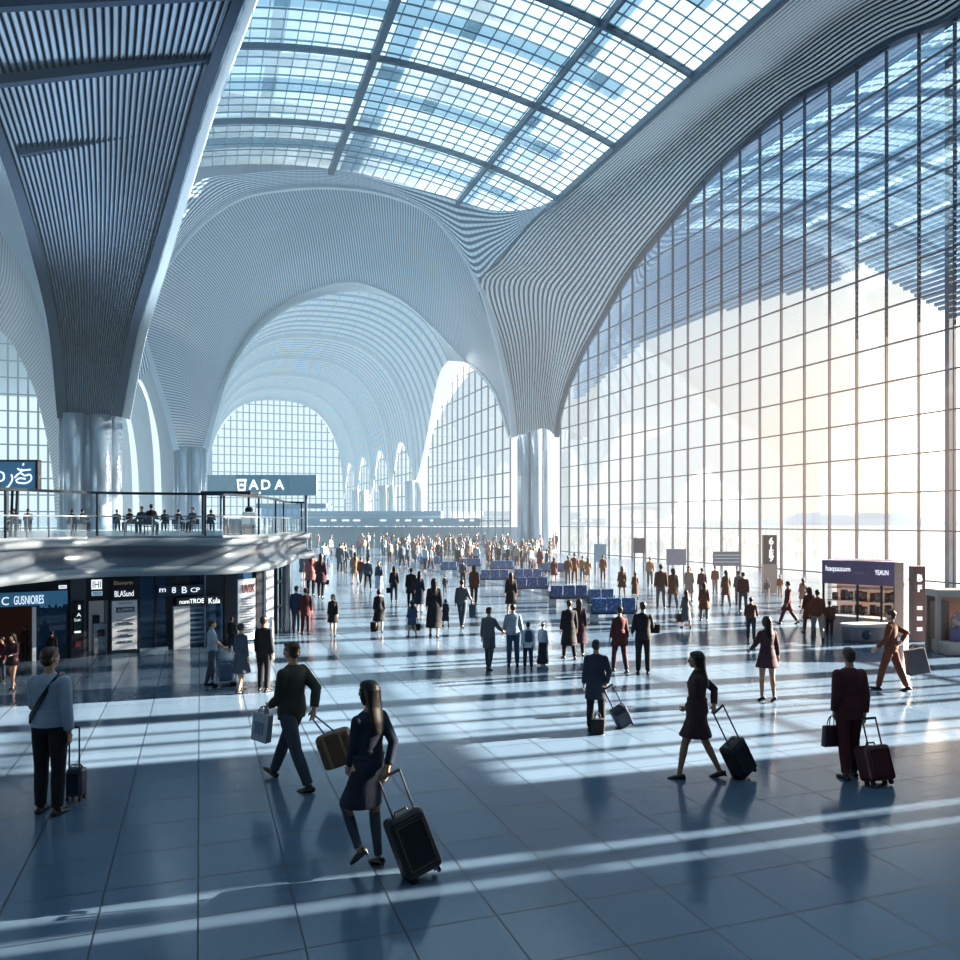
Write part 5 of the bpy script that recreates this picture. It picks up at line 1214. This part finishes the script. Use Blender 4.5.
MID = [
 (12.5, 633, 690, 170, woman('plum', end=.78, skin=m_skin, arms=((10, 8, 80), (10, 8, 70))), 'small woman in a dark top and bare legs before the brown shop, picture edge'),
 (2, 637, 682, 150, man('maroon', 'slate'), 'figure in red cut by the left picture edge before the brown shop'),
 (25, 626, 657, 180, man('brown', 'brown'), 'shopkeeper in brown standing inside the warm brown shop'),
 (52, 631, 667, 10, man('black', 'black', EASY), 'dark-haired customer standing at the shop window behind the man in the pale sweater'),
 (232, 617, 652, 0, man('black', 'black'), 'black-clad figure standing close to the dark pillar of the shop front'),
 (241, 623, 692, -25, woman('slate', 'coat', .5, SLOW, 'bun'), 'woman in a long slate coat between the trolley man and the man in black'),
 (264, 616, 691, -18, man('black', 'black', EASY, hem=.8), 'man in a black suit walking away at the right end of the shops'),
 (296.5, 586, 633, -10, man('blue', 'slate', EASY), 'man in dark blue beside the shop corner, left one of the close pair'),
 (305.5, 588, 634, 10, man('maroon', 'maroon', EASY, hem=.7), 'person in maroon at the shop corner, right one of the close pair'),
 (303, 551, 580, 0, woman('slate', 'coat', .5), 'dark-coated woman at the left of the trio beyond the mezzanine corner'),
 (311, 550, 596, 5, woman('rose', 'coat', .62, legs='black'), 'woman in a rose coat in the middle of the trio beyond the mezzanine corner'),
 (321, 553, 598, -5, woman('plum', 'coat', .6, legs='black'), 'woman in a plum coat at the right of the trio beyond the mezzanine corner'),
 (333, 594, 636, 175, woman('black', 'jacket', skirt='black', skend=.58, legs=None), 'woman in a black skirt suit alone in the open aisle, facing the viewer'),
 (379, 589, 632, 10, woman('black', 'coat', .45, hair='bob'), 'woman in a long black coat with a bag at her feet in the aisle'),
 (340, 543, 573, 0, man('slate', 'black', EASY, hem=.6), 'dark pair member standing far down the aisle, taller one'),
 (345.5, 546, 572, 0, man('slate', 'slate', WALK), 'slate-clad walker just right of the taller dark figure far down the aisle'),
 (355, 552, 584, 20, woman('tan', 'coat', .6, hairm=m_hairb), 'woman in a tan coat walking down the far aisle'),
 (361, 556, 585, -10, man('brown', 'slate', WALK), 'man in brown beside the woman in the tan coat'),
 (368, 557, 590, 0, man('slate', 'black', WALK2), 'man in slate walking down the aisle right of the brown pair'),
 (379, 561, 592, 175, woman('slate', 'jacket', skirt='pale', skend=.2), 'woman with a dark top and a long pale skirt in the far aisle'),
 (394, 566, 602, 5, woman('black', 'jacket', legs='navy'), 'woman in black with a shoulder bag walking away in the aisle'),
 (411, 568, 606, 4, man('black', 'black', SLOW, 'coat', .6), 'broad man in a black overcoat walking away up the aisle'),
 (419.5, 571, 612, -6, woman('navy', 'coat', .35), 'woman in a long navy coat close beside the broad man in the overcoat'),
 (412, 600, 637, 30, woman('blue', 'dress', .6), 'woman in a blue dress with a shoulder bag, behind the broad overcoat man'),
 (434, 578, 637, 0, woman('black', 'coat', .3), 'tall woman in a long black coat walking away in the middle aisle'),
 (445, 575, 594, 20, man('navy', 'slate'), 'man in navy just beyond the tall woman in the long black coat'),
 (445.5, 599, 626, 30, woman('navy', 'coat', .35, hair='bob'), 'short woman in a bell-shaped navy coat in the middle aisle'),
 (462, 578, 627, -14, man('grey', 'slate', WALK, arms=((0, 10, 10), (10, 20, 50))), 'man in grey carrying a dark jacket over his arm in the aisle'),
 (463, 560, 586, 0, man('slate', 'black'), 'slate-clad man standing by the rear benches'),
 (474, 565, 604, -10, woman('maroon', 'coat', .75, legs='black'), 'woman in a dark red jacket with dark legs near the rear benches'),
 (489, 607, 669, -30, man('grey', 'slate', SLOW, hem=.6, arms=((0, 10, 10), (40, 10, 20))), 'man in a long grey jacket stretching an arm towards the man in jeans'),
 (513, 604, 666, 0, man('pale', 'jeans', STAND, hem=.88, arms=((5, 14, 20), (5, 14, 20))), 'man in a light shirt and blue jeans standing with his back turned'),
 (511, 572, 616, 0, woman('black', 'dress', .5, hairm=m_hairb), 'woman in a black dress with long brown hair behind the man in jeans'),
 (528, 622, 669, 5, man('white', 'navy', EASY, hem=.8, more=[('backpack', cl('blue'))]), 'child with a round blue backpack standing next to the man in jeans'),
 (543, 622, 665, -25, woman('pale', 'jacket', skirt='navy', skend=.08, hair='bun'), 'girl in a pale top and long navy skirt right of the child with the backpack'),
 (569, 600, 659, 10, man('black', 'black', SLOW, 'coat', .42), 'left one of the couple in long dark coats before the benches'),
 (579, 598, 655, -8, woman('plum', 'coat', .4, legs='black'), 'right one of the couple in long dark coats before the benches'),
 (619.5, 606, 672, 12, woman('maroon', 'coat', .72, legs='plum', hair='bun'), 'woman in a maroon jacket close beside the man in black carrying a bundle'),
 (643, 602, 674, -8, man('black', 'black', STAND, hem=.84, arms=((10, 12, 40), (30, 14, 70))), 'man in black carrying a bundle on his arm, right of the woman in maroon'),
 (622, 566, 598, 0, woman('brown', 'coat', .6, hairm=m_hairb), 'woman in a brown coat standing left of the glass wall screens, behind the benches'),
 (635, 572, 598, 10, woman('brown', 'coat', .3, hairm=m_hairb), 'woman in a long brown coat beside the front bench'),
 (650, 557, 586, 0, man('tan', 'slate'), 'man in tan under the small dark sign panel'),
 (661, 564, 609, -8, man('brown', 'grey', SLOW), 'man in a brown jacket and grey trousers walking away under the slate screen'),
 (673, 568, 607, 5, woman('brown', 'coat', .62, legs='grey'), 'woman in a brown coat right beside the man in grey trousers'),
 (689, 566, 601, 170, woman('sand', 'dress', .4, hairm=m_hairb), 'woman in a sand-coloured dress below the slate screen'),
 (686, 590, 628, 15, woman('grey', 'coat', .35, hairm=m_hairb), 'woman in a long grey coat with a bag, before the sand dress'),
 (702, 568, 601, 0, man('plum', 'grey'), 'man in plum standing behind the woman in the rust coat'),
 (704, 582, 621, -10, woman('rust', 'coat', .55, legs='grey', hairm=m_hairb), 'woman in a rust-coloured coat in the open floor before the screens'),
 (715, 566, 593, 0, man('rust', 'sand'), 'man in rust standing at the left end of the wide screen'),
 (726, 570, 606, 10, woman('brown', 'coat', .55, legs='grey'), 'woman in a brown coat under the wide screen'),
 (738.5, 571, 604, 0, man('grey', 'grey'), 'man in grey half hidden behind the man in the maroon jacket'),
 (743, 572, 612, -12, man('maroon', 'slate', SLOW), 'man in a maroon jacket walking away right of the wide screen'),
 (751, 597, 641, -20, man('brown', 'slate', SLOW, lean=8, arms=((20, 10, 40), (25, 10, 40))), 'stooping man in brown walking in front of the totem sign'),
 (767, 579, 600, 0, man('grey', 'sand'), 'grey-clad man at the foot of the tall totem sign'),
 (780, 575, 597, 0, man('rust', 'sand'), 'rust-clad man just right of the tall totem sign'),
 (788, 580, 624, 75, man('maroon', 'plum', WALK, 'coat', .6), 'man in a dark red overcoat striding left before the purple booth'),
 (803, 578, 607, 0, woman('tan', 'coat', .5, hairm=m_hairb), 'woman in a tan coat standing left of the booth, by the glass wall'),
 (809, 587, 633, 5, woman('rust', 'coat', .55, legs='tan', hairm=m_hairb), 'woman in a rust coat at the left corner of the booth'),
 (817.5, 588, 640, -15, man('rust', 'sand', WALK), 'man in rust and pale trousers walking before the booth window'),
 (829.5, 601, 637, -30, man('brown', 'plum', SLOW), 'short figure in brown next to the man in pale trousers at the booth'),
 (554, 557, 582, 0, woman('maroon', 'coat', .5, hairm=m_hairb), 'woman in dark red standing right of the tall pillar by the glass wall'),
 (568, 556, 584, 0, man('brown', 'grey'), 'man in brown at the left of the group waiting by the glass wall'),
 (574.5, 553, 583, 5, man('brown', 'brown', EASY), 'tall man in brown in the middle of the group waiting by the glass wall'),
 (582.5, 556, 581, 0, man('tan', 'grey'), 'man in tan right of the tall brown figure by the glass wall'),
 (588, 557, 582, 0, woman('tan', 'coat', .5), 'woman in a tan coat at the right of the group waiting by the glass wall'),
 (603, 555, 581, 0, man('brown', 'brown'), 'man in brown in front of the narrow pale panel by the glass wall'),
]
PEOPLE = {}
for row in MID:
    px, top_, feet, face, spec, lb = row
    r, p, sc = spawn(px, top_, feet, face, spec, lb, vox=.014 if feet-top_ > 45 else .02, hi=False); PEOPLE[(px, feet)] = (r, p, sc)
# luggage trolley and its owner
r, p, sc = spawn(212, 620, 684, -62, dict(hair='short', pose=dict(legs=((6, 6, 0), (-8, 6, -4)), arms=((30, 10, 30), (34, 10, 28))), wear=[('trousers', cl('slate')), ('shirt', cl('pale'), dict(hem=.9, sleeve=.42))]),
    'man in a light blue short-sleeved shirt pushing a luggage trolley past the shops', hands={0: (226, 650, .12), 1: (227, 650, -.12)}, vox=.012, hi=True)
g_ = gnd(233, 685); tr = empty('luggage_trolley', g_, -YAW+R_(-62)-PI/2); tag(tr, 'small silver luggage trolley in front of the man in the light blue shirt', 'trolley')
hz_ = hand_w(r, p, sc, 1).z
MB().box((-.05, -.16, .09), (.40, .16, .12)).build('platform', m_silver, tr)
f = MB()
for s_ in (-1, 1): f.tube([(-.02, s_*.14, .1), (-.09, s_*.14, hz_-.04)], .014, 8)
f.bar((-.05, -.14, .45), (-.05, .14, .45), .02, .02); f.build('frame', m_silver, tr)
MB().tube([(-.09, -.17, hz_-.03), (-.09, .17, hz_-.03)], .018, 8).build('push_bar', m_shoe, tr)
for x in (0, .36):
    for y in (-.13, .13): MB().tube([(x, y-.012, .045), (x, y+.012, .045)], .045, 12).build('wheel', m_shoe, tr)
sx = Matrix.Translation(g_) @ Matrix.Rotation(tr.rotation_euler[2], 4, 'Z')
o = empty('suitcase', sx @ Vector((.13, 0, .121)), tr.rotation_euler[2]); tag(o, 'blue suitcase lying on the silver luggage trolley', 'suitcase')
MB().box((-.10, -.12, 0), (.14, .12, .34)).build('shell', mat('case_trolley', (.05, .10, .18), .4), o, bevel=.03); MB().tube([(.0, -.05, .34), (.0, -.04, .37), (.0, .04, .37), (.0, .05, .34)], .008, 6).build('carry_handle', m_shoe, o)
# small things carried or standing
def by_hand(px, feet, i, name, label, w, h, d, c, cat='bag', **k):
    r, p, sc = PEOPLE[(px, feet)]; hp = hand_w(r, p, sc, i)
    return make_bag(name, label, hp, w, h, d, cl(c), cat, -YAW, handle=k.get('handle', .12))
by_hand(394, 602, 0, 'shoulder_bag', 'black bag in the hand of the woman in black walking up the aisle', .26, .22, .12, 'black')
by_hand(412, 637, 1, 'shoulder_bag', 'dark bag carried by the woman in the blue dress', .24, .2, .1, 'black')
by_hand(686, 628, 0, 'handbag', 'brown bag held by the woman in the long grey coat', .26, .26, .12, 'brown')
by_hand(462, 627, 1, 'folded_jacket', 'dark folded jacket over the arm of the man in grey', .24, .42, .08, 'slate', 'jacket')
by_hand(643, 674, 1, 'bundle', 'dark bundle held on the arm of the man in black', .34, .2, .22, 'black', 'bundle', handle=.04)
by_hand(321, 598, 1, 'handbag', 'dark handbag of the woman in the plum coat of the trio', .22, .2, .1, 'black')
make_bag('handbag', 'black bag standing at the feet of the woman in the long black coat', gnd(374.5, 631.5)+Vector((0, 0, .40)), .26, .29, .12, cl('black'), 'bag', -YAW, handle=.11)
# ================================================================== CROWD: small figures far away
def lod_person(spec, vox=.034):
    p = Pose(**spec.get('pose', {})); body, hv, Rm = body_shapes(p, False); parts = [(body, m_skin)]
    hs = hair_shapes(hv, Rm, p, spec.get('hair', 'short')); parts.append((hs, m_hair))
    for gm in spec['wear']:
        kw = gm[2] if len(gm) > 2 else {}
        if gm[0] == 'trousers': parts.append((garment_legs(p, grow=.02, **kw), gm[1]))
        elif gm[0] == 'coat': a = garment_top(p, hem=.98, grow=.022); b = skirt_shapes(p, kw.get('end', .6), flare=.05, grow=.03, z_top=1.12); a.add(b.v, b.f); parts.append((a, gm[1]))
        elif gm[0] == 'jacket': parts.append((garment_top(p, hem=kw.get('hem', .86), grow=.022), gm[1]))
    V_, F_, MI = [], [], []; mats = []
    for k, (mb, m) in enumerate(parts):
        me = remesh(mb, vox, 1, 'lod'); o_ = len(V_); V_ += [(v.co.x, v.co.y, v.co.z+p.dz) for v in me.vertices]; F_ += [tuple(i+o_ for i in f.vertices) for f in me.polygons]; MI += [k]*len(me.polygons); mats.append(m); bpy.data.meshes.remove(me)
    me = bpy.data.meshes.new('person'); me.from_pydata(V_, [], F_); me.update()
    for m in mats: me.materials.append(m)
    me.polygons.foreach_set('material_index', MI); me.polygons.foreach_set('use_smooth', [True]*len(F_))
    o = bpy.data.objects.new('person', me); COL.objects.link(o); return o
LOD = []
for c1, c2, k, pz in (('black', 'navy', 'jacket', STAND), ('slate', 'black', 'jacket', SLOW), ('brown', 'slate', 'coat', STAND), ('grey', 'jeans', 'jacket', EASY), ('maroon', 'black', 'coat', SLOW), ('tan', 'slate', 'jacket', STAND), ('pale', 'navy', 'jacket', EASY), ('rose', 'slate', 'jacket', SLOW), ('navy', 'navy', 'coat', STAND), ('sand', 'brown', 'jacket', STAND)):
    fem = k == 'coat'
    LOD.append((lod_person(dict(hair='long' if fem else 'short', pose=dict(fem=fem, legs=pz, arms=((4, 9, 14), (-2, 9, 12))), wear=[('trousers', cl(c2)), (k, cl(c1))])), c1))
words_c = dict(black='black', slate='slate', brown='brown', grey='grey', maroon='dark red', tan='tan', pale='pale blue', rose='rose', navy='navy', sand='sand-coloured')
rnd = random.Random(11); used = set(); NC = 0
def crowd(px, feet, sc_, kind=None, where='tiny distant traveller in %s clothes in the crowd before the check-in block', grp='far crowd before the check-in block'):
    global NC
    k = rnd.randrange(len(LOD)) if kind is None else kind
    o, c = LOD[k]
    if k in used: o = o.copy(); COL.objects.link(o)
    used.add(k)
    o.location = gnd(px, feet); o.rotation_euler = (0, 0, rnd.uniform(0, 6.28)); o.scale = (sc_,)*3
    tag(o, where % words_c[c], 'person', grp+' in '+words_c[c]); NC += 1
taken = []
tries = 0
while NC < 150 and tries < 6000:
    tries += 1
    px = rnd.uniform(302, 556); t = rnd.random()**1.3; feet = 548.8+t*22.5
    # the open aisle on the left stays fairly empty
    if px < 352+ (feet-548)*2.2 and rnd.random() < .86: continue
    g_ = gnd(px, feet)
    if any((g_-q).length < .8 for q in taken): continue
    if (g_-Vector((30.5+1.5, 79.5, 0))).length < 4.2 or depth(g_) > 101: continue
    if any((g_-gnd(b[0], b[1])).length < 1.35 for b in bl_) or any((g_-gnd(m_[0], m_[2])).length < .9 for m_ in MID): continue
    taken.append(g_); crowd(px, feet, rnd.uniform(.86, 1.02)*(1.0+.25*(571-feet)/26))
for px, feet in ((487, 566), (499, 567), (508, 569), (517, 567), (524, 570), (531, 571), (540, 572), (547, 575), (480, 571)):
    g_ = gnd(px, feet)
    if (g_-gnd(534, 553)).length > 4 and all((g_-gnd(b[0], b[1])).length > 1.3 for b in bl_) and all((g_-q).length > .7 for q in taken): taken.append(g_); crowd(px, feet, .95)
# ================================================================== CAFE GUESTS ON THE MEZZANINE
def make_chair():
    r = empty('cafe_chair'); tag(r, 'x', 'chair', 'cafe chairs on the mezzanine')
    MB().box((-.21, -.21, .42), (.21, .21, .46)).build('seat', m_railm, r, bevel=.01); MB().box((-.21, -.23, .52), (.21, -.19, .86)).build('backrest', m_railm, r, bevel=.01)
    for sx_ in (-1, 1):
        for sy in (-1, 1): MB().tube([(sx_*.18, sy*.18, 0), (sx_*.18, sy*.18, .43 if sy > 0 else .80)], .016, 8).build('leg', m_railm, r)
    return r
sit = dict(legs=((86, 88, 0), (86, 88, 0)), arms=((28, 8, 55), (28, 8, 60)), lean=4)
protos = []
chair0 = make_chair(); first = True
cafe = [(72, 511, 'black', 10), (82, 511, 'navy', -30), (117, 511, 'slate', 20), (130, 510, 'black', 160), (142, 508, 'slate', 180), (151, 506, 'black', 0), (165, 512, 'navy', 30), (178, 512, 'black', -20), (193, 509, 'grey', 170), (211, 512, 'black', 10), (28, 510, 'slate', 30), (14, 510, 'black', 150)]
clabel = ['black-clad guest seated left of a navy-clad one behind the mezzanine rail', 'navy-clad guest seated close to the right of a black-clad one behind the mezzanine rail', 'slate-clad guest seated alone beside the thick rail post', 'black-clad mezzanine guest seated right of the thick rail post', 'slate-clad mezzanine guest seated facing the viewer left of the broad pillar gap', 'black-clad mezzanine guest whose head rises highest above the rail', 'navy-clad guest seated at the left foot of the second pillar', 'black-clad mezzanine guest seated in front of the second pillar', 'grey-clad mezzanine guest seated facing the viewer right of the second pillar', 'black-clad mezzanine guest seated under the small flat-roofed stand', 'slate-clad guest seated under the blue script sign', 'black-clad guest left of the slate-clad one under the blue sign']
for i, (px, hy_, c, face) in enumerate(cafe):
    sc_ = .72; zc = ZT+1.26*sc_; d = (zc-CAMH)*F/(HZ-hy_); d = max(23.0, min(36.0, d)); base = pD(px, 500, d); base.z = ZT
    spec = dict(hair='short' if i % 3 else 'bob', h=1.752*sc_, pose=dict(sit), wear=[('trousers', cl('black')), ('jacket', cl(c), dict(hem=.97))])
    r, p, s_ = make_person(spec, .02, False); rot = -YAW+R_(face); r.location = base; r.rotation_euler = (0, 0, rot); tag(r, clabel[i], 'person')
    cr_ = chair0 if first else copy_tree(chair0); first = False
    zseat = (p.pel.z+p.dz-.16)*s_; cr_.scale = (s_, s_, zseat/.46); cr_.location = base+Vector((math.sin(rot)*.07, -math.cos(rot)*.07, 0)); cr_.rotation_euler = (0, 0, rot)
    cr_['label'] = 'dark cafe chair under the '+clabel[i].replace(' behind the mezzanine rail', '').replace(' facing the viewer', '')

for o in COL.objects:
    l = o.get('label')
    if l and not 4 <= len(l.split()) <= 16: print('LABEL', len(l.split()), o.name, l)
WORLD = 1.1; SUN = 46.0; SUN2 = .3; HAZE = .0045; HAZECOL = (.55, .76, .87); EXPO = 0.2; FAN_SPOT = 22000; GAMMA = .9
# ================================================================== LIGHT
w = bpy.data.worlds.new('world'); SC.world = w; w.use_nodes = True; nt = w.node_tree; nt.nodes.clear()
out = nt.nodes.new('ShaderNodeOutputWorld'); bg = N(nt, 'Background'); nt.links.new(bg.outputs[0], out.inputs[0])
tc = N(nt, 'TexCoord'); nv = N(nt, 'VectorMath', operation='NORMALIZE'); nt.links.new(tc.outputs['Generated'], nv.inputs[0])
sp = N(nt, 'SeparateXYZ'); nt.links.new(nv.outputs[0], sp.inputs[0])
rp = N(nt, 'ValToRGB'); nt.links.new(sp.outputs['Z'], rp.inputs[0])
cr = rp.color_ramp; cr.elements[0].position = 0.0; cr.elements[0].color = (.86, .93, .97, 1); cr.elements[1].position = 1.0; cr.elements[1].color = (.42, .64, .82, 1)
e = cr.elements.new(.12); e.color = (.88, .95, .99, 1); e = cr.elements.new(.45); e.color = (.55, .78, .92, 1)
sd = ray(945, 440).normalized()
dt = N(nt, 'VectorMath', operation='DOT_PRODUCT'); nt.links.new(nv.outputs[0], dt.inputs[0]); dt.inputs[1].default_value = sd
def lobe(p, k): return M(nt, 'MULTIPLY', M(nt, 'POWER', M(nt, 'MAXIMUM', dt.outputs['Value'], 0), p), k)
def addc(prev, fac, col):
    m = N(nt, 'Mix', data_type='RGBA', blend_type='ADD'); nt.links.new(prev, m.inputs['A']); m.inputs['B'].default_value = rgba(col); nt.links.new(fac, m.inputs['Factor']); m.clamp_factor = False
    return m.outputs['Result']
c = addc(rp.outputs[0], lobe(14, .45), (1, .72, .42)); c = addc(c, lobe(90, .9), (1, .72, .38)); c = addc(c, lobe(700, 2.5), (1, .85, .6))
nt.links.new(c, bg.inputs[0]); bg.inputs[1].default_value = WORLD
def sun(name, az, el, st, col, ang):
    d = bpy.data.lights.new(name, 'SUN'); d.energy = st; d.color = col; d.angle = ang
    o = bpy.data.objects.new(name, d); COL.objects.link(o)
    v = Vector((math.sin(az)*math.cos(el), math.cos(az)*math.cos(el), math.sin(el)))
    o.rotation_euler = (-v).to_track_quat('-Z', 'Y').to_euler(); return o
sun('sun', math.radians(92.5), math.radians(19), SUN, (1, .85, .68), math.radians(.35))
g = Vector((sd.x, sd.y, 0)).normalized()
sun('sun_glow', math.atan2(g.x, g.y), math.radians(7), SUN2, (1, .70, .42), math.radians(9))
# ---- haze
def haze(name, mb, sig, col, label):
    m, nt, out = nodes(name+'_air')
    a = N(nt, 'VolumeAbsorption', _Density=sig, _Color=(0, 0, 0, 1)); em = N(nt, 'Emission', _Color=rgba(col), _Strength=sig)  # air emits its own glow in place of scattered light
    ad = N(nt, 'AddShader'); nt.links.new(a.outputs[0], ad.inputs[0]); nt.links.new(em.outputs[0], ad.inputs[1]); nt.links.new(ad.outputs[0], out.inputs['Volume'])
    o = mb.build('haze', m); tag(o, label, 'haze', kind='structure'); return o
haze('hall', MB().box((-69, 40, .02), (34.7, 204, 32)), HAZE, HAZECOL, 'pale blue-white haze filling the depth of the hall')
for rx, ry, rz_, sg_ in ((14, 12, 11, .0035), (9, 8, 8, .007), (5, 5, 5.5, .012)):
    haze('glowing', MB().ball(Vector((34.6-rx, 30, 6)), (rx, ry, rz_), 40), sg_, (1.0, .72, .54), 'warm sunlit haze added as sun glow before the glass wall at the right')  # balls of emitting air added for the warm glow at the window
def spot(name, loc, aim, e_, col, ang):
    d = bpy.data.lights.new(name, 'SPOT'); d.energy = e_; d.color = col; d.spot_size = math.radians(ang); d.spot_blend = .6; d.shadow_soft_size = .15
    o = bpy.data.objects.new(name, d); COL.objects.link(o); o.location = loc; o.rotation_euler = (Vector(aim)-Vector(loc)).to_track_quat('-Z', 'Y').to_euler(); return o
spot('added_fan_spot', (1.5, 41, 3.3), pD(150, 130, 42.5), FAN_SPOT, (.80, .92, 1), 60)  # spots added to brighten the slatted fan, no fixture stands there
spot('added_fan_spot', (-14, 42, 3.3), pD(40, 60, 40.5), FAN_SPOT*.6, (.80, .92, 1), 50)
SC.view_settings.view_transform = 'Standard'; SC.view_settings.look = 'None'; SC.view_settings.exposure = EXPO; SC.view_settings.gamma = GAMMA
SC.cycles.use_denoising = True; SC.cycles.max_bounces = 8; SC.cycles.diffuse_bounces = 3; SC.cycles.glossy_bounces = 4; SC.cycles.transparent_max_bounces = 24; SC.cycles.volume_bounces = 0
SC.cycles.sample_clamp_indirect = 6.0; SC.cycles.caustics_reflective = False; SC.cycles.caustics_refractive = False
